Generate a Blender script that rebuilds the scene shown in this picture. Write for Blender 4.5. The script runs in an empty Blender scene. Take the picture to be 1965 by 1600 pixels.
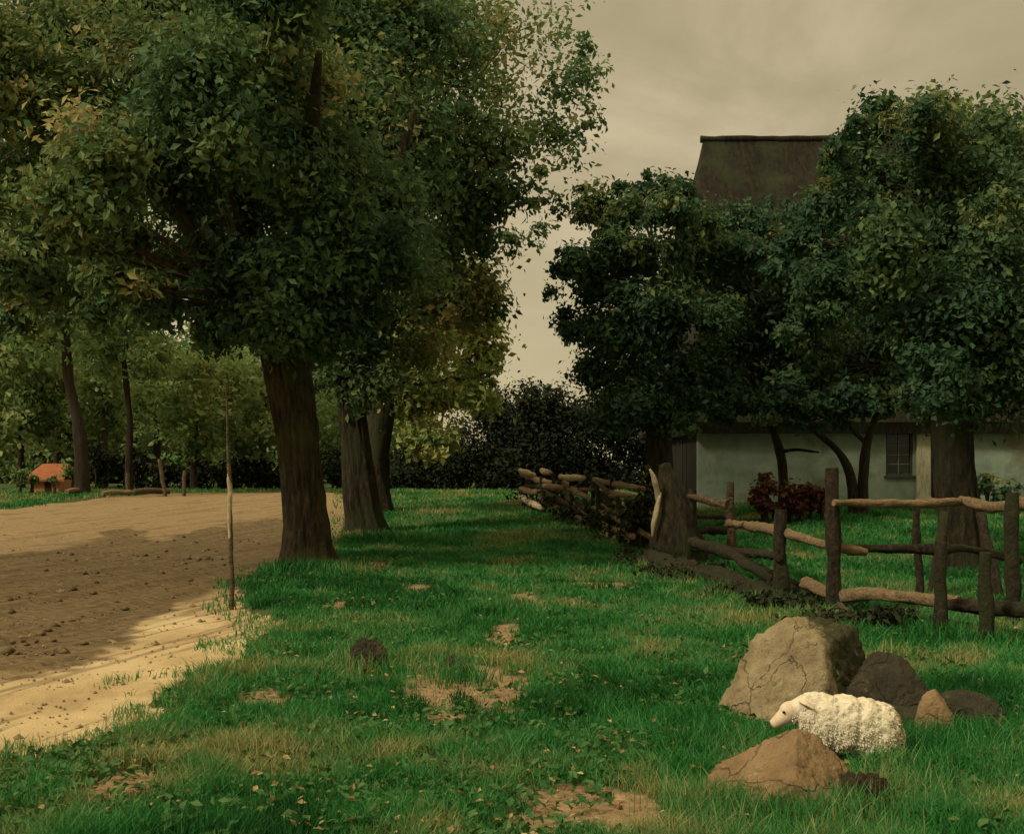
import bpy, math, random
import numpy as np
from mathutils import Vector
random.seed(7)
RNG = np.random.default_rng(11)
scene = bpy.context.scene
COL = scene.collection
F = 2107.0; CX = 982.5; HY = 900.0; CAMH = 1.6

# ------------------------------------------------------------------ noise
_P = np.random.default_rng(3).permutation(256)
_P = np.concatenate([_P, _P, _P])
_V = np.random.default_rng(4).random(256)
def vnoise(x, y, z=0.0):
    x = np.asarray(x, float); y = np.asarray(y, float); z = np.asarray(z, float) + np.zeros_like(x)
    xi = np.floor(x).astype(int); yi = np.floor(y).astype(int); zi = np.floor(z).astype(int)
    u = x - xi; v = y - yi; w = z - zi
    u = u*u*(3-2*u); v = v*v*(3-2*v); w = w*w*(3-2*w)
    def h(a, b, c):
        return _V[_P[_P[_P[a & 255] + (b & 255)] + (c & 255)]]
    r = 0
    for dx in (0, 1):
        for dy in (0, 1):
            for dz in (0, 1):
                r = r + h(xi+dx, yi+dy, zi+dz) * (u if dx else 1-u) * (v if dy else 1-v) * (w if dz else 1-w)
    return r
def fbm(x, y, z=0.0, o=4):
    s = 0; a = .5; t = 0
    for i in range(o):
        k = 2.03**i
        s = s + a*vnoise(np.asarray(x)*k+17*i, np.asarray(y)*k+5*i, np.asarray(z)*k); t += a; a *= .5
    return s/t
def sstep(a, b, x):
    t = np.clip((np.asarray(x, float)-a)/(b-a), 0, 1)
    return t*t*(3-2*t)

# ------------------------------------------------------------------ terrain and placing
def terrain(x, y):
    x = np.asarray(x, float); y = np.asarray(y, float)
    wr = sstep(2.0, 7.0, x - 0.0*y)
    left = .62*sstep(20, 46, y)
    right = .56*sstep(15, 31, y)
    far = sstep(46, 60, y)
    z = left*(1-wr) + right*wr
    bump = (fbm(x*.55, y*.55, 3.3, 3)-.5)*.10 + (fbm(x*2.3, y*2.3, 1.1, 2)-.5)*.035
    bump = bump*sstep(2, 5, y)
    road = road_mask(x, y)
    return z + bump*(1-.75*road) - .035*road - far*.25
def W(px, py, d):
    return Vector(((px-CX)/F*d, d, CAMH+(HY-py)/F*d))
def gflat(px, py):
    d = F*CAMH/max(py-HY, 8)
    return ((px-CX)/F*d, d)
def G(px, py):
    """point of the ground under a pixel of the reference"""
    d = 3.5
    while d < 120:
        x = (px-CX)/F*d
        if CAMH+(HY-py)/F*d <= float(terrain(x, d)): break
        d *= 1.004
    return (x, d, float(terrain(x, d)))

def poly_sd(x, y, P):
    """signed distance to polygon, positive inside"""
    x = np.asarray(x, float); y = np.asarray(y, float)
    P = np.array(P); n = len(P)
    dmin = np.full(x.shape, 1e9); ins = np.zeros(x.shape, bool)
    for i in range(n):
        ax, ay = P[i]; bx, by = P[(i+1) % n]
        ex, ey = bx-ax, by-ay
        t = np.clip(((x-ax)*ex+(y-ay)*ey)/(ex*ex+ey*ey+1e-12), 0, 1)
        dd = np.hypot(x-ax-t*ex, y-ay-t*ey)
        dmin = np.minimum(dmin, dd)
        c = ((ay > y) != (by > y)) & (x < (bx-ax)*(y-ay)/((by-ay) if abs(by-ay) > 1e-9 else 1e-9)+ax)
        ins ^= c
    return np.where(ins, dmin, -dmin)
def D(px, d):
    return ((px-CX)/F*d, d)
ROADP = [gflat(-900, 1480), gflat(25, 1462), gflat(110, 1438), gflat(190, 1414), gflat(320, 1362), gflat(338, 1318), gflat(300, 1300),
         gflat(400, 1290), gflat(478, 1276), gflat(490, 1232), gflat(545, 1196), gflat(472, 1165), gflat(466, 1120), gflat(520, 1092), gflat(560, 1086),
         gflat(640, 1060), gflat(660, 1024), D(672, 34), D(655, 48), D(540, 48), D(330, 46), D(200, 41), D(20, 35), D(-300, 30), (-60, 34), (-60, 6.5)]
def road_mask(x, y):
    x = np.asarray(x, float); y = np.asarray(y, float)
    if x.ndim == 0: x = x.reshape(1); y = y.reshape(1); sc = True
    else: sc = False
    w = (fbm(x*1.7, y*1.7, 9.0, 3)-.5)*.55 + (vnoise(x*9, y*9, 2.0)-.5)*.12
    sd = poly_sd(x, y, ROADP) + w
    r = sstep(-.04, .04, sd)
    return float(r[0]) if sc else r
SHADEP = [gflat(-300, 1330), gflat(60, 1290), gflat(160, 1278), gflat(262, 1218), gflat(270, 1196), gflat(360, 1150), gflat(440, 1118), gflat(530, 1090),
        gflat(640, 1062), gflat(640, 1030), gflat(535, 1008), gflat(420, 1018), gflat(300, 1040), gflat(245, 1020), gflat(140, 1050), gflat(0, 1066), gflat(-500, 1080)]  # outline of the tree shade that is painted onto the road
SOIL = [(900, 1316, 110, 34), (1110, 1552, 150, 36), (500, 1338, 34, 13), (855, 1378, 30, 12), (820, 1468, 26, 11), (965, 1214, 34, 13),
        (545, 1350, 20, 14), (240, 1515, 60, 26), (1560, 1572, 120, 14), (800, 1130, 30, 8), (930, 1430, 40, 9), (640, 1166, 34, 8), (1010, 1150, 30, 7), (700, 1090, 60, 9), (1150, 1125, 70, 7)]
SOILW = []
for (a, b, rx, ry) in SOIL:
    c = gflat(a, b); e = gflat(a+rx, b); f0 = gflat(a, b-ry); f1 = gflat(a, b+ry)
    SOILW.append((c[0], c[1], abs(e[0]-c[0]), abs(f0[1]-f1[1])/2*1.25))
def soil_mask(x, y):
    m = np.zeros(np.shape(x))
    w = (fbm(x*3.1, y*3.1, 4.0, 4)-.5)*1.5+(vnoise(x*16, y*16)-.5)*.5
    for (cx, cy, rx, ry) in SOILW:
        q = np.hypot((x-cx)/rx, (y-cy)/ry)+w
        m = np.maximum(m, 1-sstep(.95, 1.25, q))
    return m

# ------------------------------------------------------------------ mesh helpers
def mesh_np(name, V, Q, attrs=None, smooth=False):
    V = np.ascontiguousarray(V, np.float32); Q = np.ascontiguousarray(Q, np.int32)
    me = bpy.data.meshes.new(name)
    k = Q.shape[1]
    me.vertices.add(len(V)); me.vertices.foreach_set('co', V.ravel())
    me.loops.add(Q.size); me.loops.foreach_set('vertex_index', Q.ravel())
    me.polygons.add(len(Q)); me.polygons.foreach_set('loop_start', np.arange(0, Q.size, k, dtype=np.int32))
    me.polygons.foreach_set('use_smooth', np.full(len(Q), smooth, bool))
    me.update(calc_edges=True)
    if attrs:
        for n, a in attrs.items():
            at = me.attributes.new(n, 'FLOAT', 'POINT'); at.data.foreach_set('value', np.ascontiguousarray(a, np.float32))
    me.validate()
    return me
def link(name, me, mat, parent=None, label=None, cat=None, group=None, kind=None, loc=None):
    o = bpy.data.objects.new(name, me); COL.objects.link(o)
    if mat is not None: me.materials.append(mat)
    if parent is not None:
        o.parent = parent
        pw = parent.location if parent.parent is None else parent.location+parent.parent.location
        o.location = -pw        # geometry is written in world coordinates
    if loc is not None: o.location = loc
    tag(o, label, cat, group, kind)
    return o
def tag(o, label=None, cat=None, group=None, kind=None):
    if label: o['label'] = label
    if cat: o['category'] = cat
    if group: o['group'] = group
    if kind: o['kind'] = kind
def empty(name, loc, label, cat, group=None, kind=None):
    o = bpy.data.objects.new(name, None); COL.objects.link(o); o.location = loc; o.empty_display_size = .2
    tag(o, label, cat, group, kind); return o
def part(name, me, mat, root, label=None):
    """part whose vertices are in world coordinates, under a root Empty without rotation"""
    o = bpy.data.objects.new(name, me); COL.objects.link(o); me.materials.append(mat)
    off = Vector(root.location); r = root.parent
    while r is not None: off = off+Vector(r.location); r = r.parent
    me.transform(__import__('mathutils').Matrix.Translation(-off))
    o.parent = root
    if label: o['label'] = label
    return o

class MB:
    def __init__(s): s.V = []; s.Q = []; s.n = 0
    def add(s, V, Q):
        s.V.append(np.asarray(V, float)); s.Q.append(np.asarray(Q, int)+s.n); s.n += len(V)
    def tube(s, pts, rad, seg=12, rough=.12, freq=3.0, step=None, seed=0.0, flat=1.0, cap=True, ridges=0, along=1.2, sharp=None):
        if sharp is None: sharp = rough > .21 and ridges == 0
        pts = np.array([list(p) for p in pts], float); rad = np.array(rad, float)
        L = np.concatenate([[0], np.cumsum(np.linalg.norm(np.diff(pts, axis=0), axis=1))])
        if step is None: step = max(L[-1]/24, .03)
        n = max(int(L[-1]/step)+1, 4); t = np.linspace(0, L[-1], n)
        # smooth spline through points (Catmull-like by smoothing the linear interpolation)
        P = np.stack([np.interp(t, L, pts[:, k]) for k in range(3)], 1); R = np.interp(t, L, rad)
        win = max(int(n/(len(pts)*2.2)), 1)
        for _ in range(2):
            Pp = np.pad(P, ((win, win), (0, 0)), 'edge'); 
            # reflect-extend so that the ends stay put
            for k in range(win):
                Pp[k] = 2*P[0]-P[min(win-k, n-1)]; Pp[-1-k] = 2*P[-1]-P[max(n-1-(win-k), 0)]
            P = np.stack([np.convolve(Pp[:, k], np.ones(2*win+1)/(2*win+1), 'valid') for k in range(3)], 1)
        if rough > .06:
            wob = np.stack([vnoise(t/max(R.max()*5, .12)+seed*3.1+9*k, 0*t+k*7.7, 0*t) for k in range(3)], 1)-.5
            P = P + wob*(R*np.minimum(rough*3.5, .8))[:, None]*np.sin(np.linspace(0, math.pi, n)).clip(0, .6)[:, None]
            R = R*(1+(vnoise(t/max(R.max()*4, .1)+seed*5, 0*t)-.5)*rough*1.3)
        T = np.gradient(P, axis=0); T /= np.linalg.norm(T, axis=1)[:, None]+1e-9
        up = np.array([0, 0, 1.]) if abs(T[0, 2]) < .9 else np.array([0, 1., 0])
        A = np.zeros_like(T); B = np.zeros_like(T); a = np.cross(T[0], up); a /= np.linalg.norm(a)
        for i in range(n):
            a = a-T[i]*np.dot(a, T[i]); a /= np.linalg.norm(a); A[i] = a; B[i] = np.cross(T[i], a)
        th = np.linspace(0, 2*math.pi, seg, endpoint=False)
        C = np.cos(th); S = np.sin(th)
        base = P[:, None, :] + (A[:, None, :]*C[None, :, None] + B[:, None, :]*S[None, :, None]*flat)*R[:, None, None]
        nz = fbm(C[None, :]*freq+seed+0*t[:, None], S[None, :]*freq+0*t[:, None], t[:, None]*along/max(rad.max()*3, .05)+seed, 3)-.5
        if ridges:
            tw = 3.0*fbm(t[:, None]*1.3+0*th[None, :], C[None, :]*1.2+0*t[:, None], S[None, :]*1.2+seed, 3)
            f1 = np.abs(np.sin(th[None, :]*ridges/2+tw*2)); f2 = np.abs(np.sin(th[None, :]*ridges*1.5/2-tw*3+t[:, None]*.7))
            nz = nz + .26*f1*(.5+vnoise(t[:, None]*2.5+0*th[None, :], C[None, :]*3+seed+0*t[:, None])) + .12*f2 - .2
        V = base + (base-P[:, None, :])*nz[:, :, None]*2*rough*(1+0*R[:, None, None])
        V = V.reshape(-1, 3)
        i = np.arange(n-1)[:, None]*seg; j = np.arange(seg)[None, :]; jn = (j+1) % seg
        Q = np.stack([i+j, i+jn, i+seg+jn, i+seg+j], -1).reshape(-1, 4)
        if cap:
            V = np.concatenate([V, P[:1]-T[:1]*R[0]*.1, P[-1:]+T[-1:]*R[-1]*.25])
            c0, c1 = len(V)-2, len(V)-1; k = np.arange(0, seg, 2)
            e0 = e1 = 0
            if sharp:      # sawn ends: the end discs have their own rim
                e0 = len(V); V = np.concatenate([V, V[:seg], V[(n-1)*seg:n*seg]]); e1 = e0+seg-(n-1)*seg
                V[c1] = P[-1]+T[-1]*R[-1]*.03; V[c0] = P[0]-T[0]*R[0]*.03
            Q = np.concatenate([Q, np.stack([c0+0*k, e0+(k+2) % seg, e0+(k+1) % seg, e0+k], 1), np.stack([c1+0*k, e1+(n-1)*seg+k, e1+(n-1)*seg+(k+1) % seg, e1+(n-1)*seg+(k+2) % seg], 1)])
        s.add(V, Q); return s
    def box(s, x0, x1, y0, y1, z0, z1):
        V = [(x, y, z) for x in (x0, x1) for y in (y0, y1) for z in (z0, z1)]
        s.add(V, [(0, 1, 3, 2), (4, 6, 7, 5), (0, 4, 5, 1), (2, 3, 7, 6), (0, 2, 6, 4), (1, 5, 7, 3)]); return s
    def mesh(s, name, smooth=True):
        Q = np.concatenate(s.Q)
        deg = (Q[:, 2] == Q[:, 3]) | (Q[:, 0] == Q[:, 3])
        if deg.any():
            g = Q[~deg]; Q = np.concatenate([g[:, [0, 1, 2]], g[:, [0, 2, 3]], Q[deg][:, :3]])
        return mesh_np(name, np.concatenate(s.V), Q, None, smooth)

# ------------------------------------------------------------------ materials
def newmat(name):
    m = bpy.data.materials.new(name); m.use_nodes = True
    nt = m.node_tree; nt.nodes.clear()
    out = nt.nodes.new('ShaderNodeOutputMaterial'); b = nt.nodes.new('ShaderNodeBsdfPrincipled')
    nt.links.new(b.outputs[0], out.inputs[0]); b.inputs['Roughness'].default_value = .85
    b.inputs['Specular IOR Level'].default_value = .25
    return m, nt, b, out
def ramp(nt, fac, stops):
    r = nt.nodes.new('ShaderNodeValToRGB'); e = r.color_ramp.elements
    while len(e) > 1: e.remove(e[-1])
    for i, (p, c) in enumerate(stops):
        x = e[0] if i == 0 else e.new(p)
        x.position = p; x.color = (*c, 1)
    nt.links.new(fac, r.inputs[0]); return r.outputs[0]
def noise(nt, scale, detail=5, rough=.6, stretch=None, obj=True):
    tc = nt.nodes.new('ShaderNodeTexCoord'); mp = nt.nodes.new('ShaderNodeMapping')
    nt.links.new(tc.outputs['Object'], mp.inputs[0])
    if stretch: mp.inputs['Scale'].default_value = stretch
    n = nt.nodes.new('ShaderNodeTexNoise'); n.inputs['Scale'].default_value = scale; n.inputs['Detail'].default_value = detail
    n.inputs['Roughness'].default_value = rough
    nt.links.new(mp.outputs[0], n.inputs['Vector']); return n.outputs['Fac']
def mix(nt, fac, a, b, mode='MIX'):
    n = nt.nodes.new('ShaderNodeMix'); n.data_type = 'RGBA'; n.blend_type = mode
    for s, v in ((n.inputs[0], fac), (n.inputs[6], a), (n.inputs[7], b)):
        if isinstance(v, (int, float)): s.default_value = v
        elif isinstance(v, tuple): s.default_value = (*v, 1)
        else: nt.links.new(v, s)
    return n.outputs[2]
def bump(nt, b, h, strength=.5, dist=.02):
    n = nt.nodes.new('ShaderNodeBump'); n.inputs['Strength'].default_value = strength; n.inputs['Distance'].default_value = dist
    nt.links.new(h, n.inputs['Height']); nt.links.new(n.outputs[0], b.inputs['Normal'])
def attr(nt, name):
    a = nt.nodes.new('ShaderNodeAttribute'); a.attribute_name = name; return a.outputs['Fac']
def mat_leaf(name, stops, trans=.30, rgh=.62):
    m, nt, b, out = newmat(name)
    c = ramp(nt, attr(nt, 'tint'), stops)
    nt.links.new(c, b.inputs['Base Color']); b.inputs['Roughness'].default_value = rgh; b.inputs['Specular IOR Level'].default_value = .16
    t = nt.nodes.new('ShaderNodeBsdfTranslucent'); nt.links.new(c, t.inputs[0])
    mx = nt.nodes.new('ShaderNodeMixShader'); mx.inputs[0].default_value = trans
    nt.links.new(b.outputs[0], mx.inputs[1]); nt.links.new(t.outputs[0], mx.inputs[2]); nt.links.new(mx.outputs[0], out.inputs[0])
    return m
def mat_bark(name, dark, light, scale=6, stretch=(3, 3, .5), bs=.8, moss=None):
    m, nt, b, out = newmat(name)
    f = noise(nt, scale, 9, .72, stretch)
    c = ramp(nt, f, [(.36, dark), (.52, tuple((a+2*d)/3 for a, d in zip(light, dark))), (.72, light)])
    if moss:
        f2 = noise(nt, 1.1, 5, .6); c = mix(nt, ramp(nt, f2, [(.48, (0, 0, 0)), (.62, (1, 1, 1))]), c, moss)
    nt.links.new(c, b.inputs['Base Color']); b.inputs['Roughness'].default_value = .9
    bump(nt, b, f, min(bs*1.2, 1), .12); return m
def mat_noise(name, stops, scale=5, detail=6, rough=.9, bs=.4, bd=.02, stretch=None, spot=None):
    m, nt, b, out = newmat(name)
    f = noise(nt, scale, detail, .62, stretch)
    c = ramp(nt, f, stops)
    if spot:
        sc, lo, hi, colr = spot
        c = mix(nt, ramp(nt, noise(nt, sc, 5, .6), [(lo, (0, 0, 0)), (hi, (1, 1, 1))]), c, colr)
    nt.links.new(c, b.inputs['Base Color']); b.inputs['Roughness'].default_value = rough
    if bs: bump(nt, b, f, bs, bd)
    return m

M = {}
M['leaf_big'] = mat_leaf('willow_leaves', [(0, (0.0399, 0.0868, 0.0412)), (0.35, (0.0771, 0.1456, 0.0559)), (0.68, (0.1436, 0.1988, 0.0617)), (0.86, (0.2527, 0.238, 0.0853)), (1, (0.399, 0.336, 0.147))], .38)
M['leaf_deep'] = mat_leaf('deep_green_leaves', [(0, (0.0216, 0.0528, 0.0264)), (0.4, (0.0432, 0.096, 0.0432)), (0.7, (0.09, 0.144, 0.048)), (1, (0.228, 0.228, 0.078))], .35)
M['leaf_light'] = mat_leaf('yellow_green_leaves', [(0, (0.0975, 0.1667, 0.0473)), (0.5, (0.2438, 0.2896, 0.0811)), (1, (0.455, 0.4388, 0.1521))], .4)
M['leaf_far'] = mat_leaf('distant_leaves', [(0, (0.0908, 0.1729, 0.0629)), (0.5, (0.1918, 0.2816, 0.0989)), (1, (0.3432, 0.3557, 0.1438))], .45)
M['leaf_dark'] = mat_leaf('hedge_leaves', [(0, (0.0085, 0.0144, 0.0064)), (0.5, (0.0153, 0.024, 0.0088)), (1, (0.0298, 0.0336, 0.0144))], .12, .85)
M['leaf_orch'] = mat_leaf('orchard_leaves', [(0, (0.0207, 0.0552, 0.0322)), (0.45, (0.0483, 0.1035, 0.0506)), (0.8, (0.1035, 0.1667, 0.0575)), (1, (0.2185, 0.23, 0.069))], .35)
M['leaf_red'] = mat_leaf('russet_leaves', [(0, (.05, .018, .012)), (.6, (.10, .035, .022)), (1, (.12, .09, .04))])
M['bark'] = mat_bark('old_bark', (.008, .006, .003), (.105, .076, .034), 5, (3, 3, .6), .9, (.060, .060, .018))
M['bark_dark'] = mat_bark('dark_bark', (.008, .006, .003), (.085, .065, .030), 5, (3, 3, .8), .9, (.030, .036, .012))
M['bark_far'] = mat_bark('thin_trunk_bark', (.018, .013, .008), (.060, .042, .022), 4)
M['wood_dark'] = mat_bark('weathered_dark_wood', (.010, .007, .004), (.095, .068, .034), 9, (2, 2, 1.4), .8, (.035, .042, .014))
M['wood_pale'] = mat_bark('weathered_pale_wood', (.17, .115, .055), (.58, .41, .22), 8, (.5, 4, 4), .9)
M['wood_mid'] = mat_bark('weathered_brown_wood', (.05, .036, .02), (.30, .215, .12), 8, (.6, 4, 3), .9)
M['wood_white'] = mat_bark('bleached_wood', (.25, .2, .11), (.62, .52, .34), 9, (2, 2, 1), .4)
M['stone_pale'] = mat_noise('pale_boulder', [(.25, (.13, .10, .058)), (.5, (.25, .20, .115)), (.75, (.36, .30, .19))], 2.6, 8, .9, .6, .03, None, (3.2, .50, .62, (.075, .072, .030)))
M['stone_tan'] = mat_noise('tan_boulder', [(.25, (.13, .085, .042)), (.5, (.26, .17, .085)), (.78, (.38, .28, .16))], 3.1, 8, .9, .6, .03, None, (4.0, .56, .66, (.11, .105, .05)))
M['stone_dark'] = mat_noise('mossy_dark_boulder', [(.3, (.018, .016, .010)), (.55, (.042, .036, .020)), (.8, (.09, .075, .04))], 4, 8, .9, .7, .03, None, (3.0, .50, .64, (.035, .045, .014)))
M['peat'] = mat_noise('dark_peat', [(.3, (.010, .006, .004)), (.6, (.035, .020, .012)), (.85, (.12, .07, .04))], 16, 8, .95, 1.0, .03)
M['wall'] = mat_noise('old_limewash', [(.3, (.115, .160, .120)), (.5, (.175, .228, .175)), (.72, (.24, .285, .22))], 1.6, 9, .9, .6, .03, None, (.9, .52, .66, (.12, .125, .080)))
M['thatch'] = mat_noise('old_thatch', [(.3, (.005, .004, .003)), (.52, (.015, .012, .006)), (.8, (.038, .030, .015))], 3, 8, .95, .9, .06, (3.2, 1.2, .5), (.9, .50, .66, (.020, .026, .009)))
M['tarred'] = mat_noise('tarred_boards', [(.35, (.008, .006, .005)), (.8, (.03, .022, .015))], 3, 6, .8, .5, .03, (6, 6, .3))
M['glass'] = mat_noise('dark_glass', [(.3, (.010, .012, .011)), (.8, (.02, .024, .02))], 2, 2, .15, 0)
M['frame_dark'] = mat_noise('dark_painted_wood', [(.3, (.03, .032, .024)), (.8, (.07, .07, .05))], 12, 4, .7, .3, .01)
M['bar'] = mat_noise('glazing_bar', [(.3, (.10, .105, .085)), (.8, (.16, .16, .12))], 12, 4, .7, 0)
M['pale_paint'] = mat_noise('pale_flaking_paint', [(.3, (.20, .20, .13)), (.5, (.36, .35, .24)), (.8, (.46, .44, .31))], 6, 6, .8, .4, .01, (4, 4, .8))
M['clod'] = mat_noise('earth_clod', [(.3, (.05, .032, .014)), (.7, (.16, .11, .05))], 9, 4, .95, .4, .01)
M['litter'] = mat_leaf('dry_leaves', [(0, (.10, .05, .02)), (.5, (.25, .15, .06)), (1, (.42, .31, .15))], .15)
M['weed'] = mat_leaf('weed_leaves', [(0, (.020, .080, .020)), (.5, (.045, .125, .030)), (1, (.09, .17, .05))], .25)
M['redtile'] = mat_noise('red_roof_tiles', [(.3, (.20, .062, .026)), (.7, (.36, .115, .045))], 4, 6, .85, .4, .03, (1, 1, 5))
M['orange'] = mat_noise('orange_brick', [(.3, (.36, .15, .065)), (.7, (.52, .25, .11))], 5, 6, .85, .3, .02)
M['wool'] = mat_noise('cream_wool', [(.3, (.47, .41, .28)), (.55, (.63, .56, .41)), (.8, (.74, .68, .53))], 22, 5, .95, .9, .02)
M['face'] = mat_noise('pinkish_muzzle', [(.3, (.50, .38, .25)), (.6, (.64, .52, .37)), (.8, (.72, .62, .46))], 12, 4, .8, .3, .01)
M['hoof'] = mat_noise('lamb_leg', [(.3, (.20, .14, .08)), (.8, (.36, .27, .17))], 20, 4, .8, .3, .01)
M['eye'] = mat_noise('dark_eye', [(.3, (.01, .008, .006)), (.8, (.015, .012, .01))], 4, 2, .15, 0)

def stone_detail(nt, b, c, sp=70, lich=(.36, .35, .22)):
    # grain, hairline cracks and lichen specks
    tc = nt.nodes.new('ShaderNodeTexCoord'); v = nt.nodes.new('ShaderNodeTexVoronoi'); v.feature = 'DISTANCE_TO_EDGE'; v.inputs['Scale'].default_value = 3.2
    dn = nt.nodes.new('ShaderNodeTexNoise'); dn.inputs['Scale'].default_value = 3; dn.inputs['Detail'].default_value = 6; nt.links.new(tc.outputs['Object'], dn.inputs['Vector'])
    ad = nt.nodes.new('ShaderNodeMixRGB'); ad.inputs[0].default_value = .35; nt.links.new(tc.outputs['Object'], ad.inputs[1]); nt.links.new(dn.outputs['Color'], ad.inputs[2]); nt.links.new(ad.outputs[0], v.inputs['Vector'])
    ck = ramp(nt, v.outputs['Distance'], [(0, (1, 1, 1)), (.014, (0, 0, 0))]); ms = ramp(nt, noise(nt, 2.2, 3), [(.5, (0, 0, 0)), (.6, (.8, .8, .8))])
    c = mix(nt, mix(nt, 1.0, ck, ms, 'MULTIPLY'), c, (.045, .035, .020))
    g = noise(nt, sp, 5, .75); c = mix(nt, ramp(nt, g, [(.56, (0, 0, 0)), (.66, (.55, .55, .55))]), c, (.06, .05, .03))
    l = noise(nt, 11, 7, .75); c = mix(nt, ramp(nt, l, [(.60, (0, 0, 0)), (.66, (.7, .7, .7))]), c, lich)
    nt.links.new(c, b.inputs['Base Color'])
    h = nt.nodes.new('ShaderNodeMath'); h.operation = 'MULTIPLY_ADD'; nt.links.new(noise(nt, 20, 8, .75), h.inputs[0]); h.inputs[1].default_value = 1.0; nt.links.new(noise(nt, 5, 6, .65), h.inputs[2])
    h2 = nt.nodes.new('ShaderNodeMath'); h2.operation = 'SUBTRACT'; nt.links.new(h.outputs[0], h2.inputs[0]); nt.links.new(ck, h2.inputs[1])
    bump(nt, b, h2.outputs[0], .85, .035)
for k_ in ('stone_pale', 'stone_tan', 'stone_dark'):
    nt_ = M[k_].node_tree; b_n = [n for n in nt_.nodes if n.type == 'BSDF_PRINCIPLED'][0]; l_ = b_n.inputs['Base Color'].links[0].from_socket
    stone_detail(nt_, b_n, l_, lich=(.36, .35, .22) if k_ != 'stone_dark' else (.10, .10, .05))
def mat_shaded_mossrock():
    m, nt, b, out = newmat('half_shaded_mossy_boulder')
    f = noise(nt, 2.6, 9, .66); f2 = noise(nt, 14, 6, .7)
    c = ramp(nt, f, [(.28, (.14, .105, .055)), (.5, (.29, .225, .125)), (.72, (.42, .34, .20))])
    mo = ramp(nt, f2, [(.3, (.020, .022, .009)), (.55, (.045, .044, .017)), (.78, (.10, .085, .035))])
    tc = nt.nodes.new('ShaderNodeTexCoord'); sx = nt.nodes.new('ShaderNodeSeparateXYZ'); nt.links.new(tc.outputs['Object'], sx.inputs[0])
    a = nt.nodes.new('ShaderNodeMath'); a.operation = 'MULTIPLY_ADD'; nt.links.new(noise(nt, 5, 6, .7), a.inputs[0]); a.inputs[1].default_value = .5; nt.links.new(sx.outputs[0], a.inputs[2])
    k = ramp(nt, a.outputs[0], [(.34, (0, 0, 0)), (.42, (1, 1, 1))])  # right half darkened: the shaded side is painted in together with moss
    stone_detail(nt, b, mix(nt, k, c, mo)); b.inputs['Roughness'].default_value = .92; return m
def mat_ground():
    m, nt, b, out = newmat('meadow_soil')
    n1 = noise(nt, .9, 6, .6); n2 = noise(nt, 14, 6, .65)
    g = ramp(nt, n1, [(.3, (.018, .055, .012)), (.5, (.030, .080, .016)), (.7, (.075, .085, .022))])
    g = mix(nt, n2, g, (.05, .045, .018))
    s = ramp(nt, n2, [(.3, (.13, .085, .045)), (.55, (.24, .16, .085)), (.75, (.33, .23, .13))])
    c = mix(nt, attr(nt, 'soil'), g, s)
    nt.links.new(c, b.inputs['Base Color']); b.inputs['Roughness'].default_value = .95
    bump(nt, b, n2, .6, .03); return m
def mat_road():
    m, nt, b, out = newmat('sandy_road')
    n1 = noise(nt, 1.2, 8, .65, (1, .6, 1)); n2 = noise(nt, 9, 8, .7, (.7, 1.6, 1)); n3 = noise(nt, 60, 4, .7)
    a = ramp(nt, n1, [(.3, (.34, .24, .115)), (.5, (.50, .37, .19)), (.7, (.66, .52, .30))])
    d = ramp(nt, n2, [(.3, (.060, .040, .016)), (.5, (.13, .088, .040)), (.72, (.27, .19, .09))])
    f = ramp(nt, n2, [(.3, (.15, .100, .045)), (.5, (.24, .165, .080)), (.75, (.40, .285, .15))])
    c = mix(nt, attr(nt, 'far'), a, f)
    c = mix(nt, attr(nt, 'shaded_mud'), c, d)  # dark earth tones paint the tree shade over the sand
    c = mix(nt, ramp(nt, attr(nt, 'rut'), [(.0, (.6, .6, .6)), (.05, (0, 0, 0))]), c, (.07, .05, .022))
    c = mix(nt, ramp(nt, n3, [(.6, (0, 0, 0)), (.75, (.5, .5, .5))]), c, (.5, .4, .24))
    nt.links.new(c, b.inputs['Base Color']); b.inputs['Roughness'].default_value = .85
    h = nt.nodes.new('ShaderNodeMath'); h.operation = 'ADD'; nt.links.new(n2, h.inputs[0]); nt.links.new(n3, h.inputs[1])
    bump(nt, b, h.outputs[0], .7, .03); return m
def mat_grass():
    m, nt, b, out = newmat('grass_blades')
    c = ramp(nt, attr(nt, 'tint'), [(0, (.010, .070, .012)), (.3, (.022, .150, .024)), (.55, (.045, .22, .055)), (.78, (.10, .22, .06)), (1, (.31, .28, .11))])
    nt.links.new(c, b.inputs['Base Color']); b.inputs['Roughness'].default_value = .6
    t = nt.nodes.new('ShaderNodeBsdfTranslucent'); nt.links.new(c, t.inputs[0])
    mx = nt.nodes.new('ShaderNodeMixShader'); mx.inputs[0].default_value = .3
    nt.links.new(b.outputs[0], mx.inputs[1]); nt.links.new(t.outputs[0], mx.inputs[2]); nt.links.new(mx.outputs[0], out.inputs[0])
    return m
M['stone_moss_shade'] = mat_shaded_mossrock(); M['ground'] = mat_ground(); M['road'] = mat_road(); M['grass'] = mat_grass()

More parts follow.
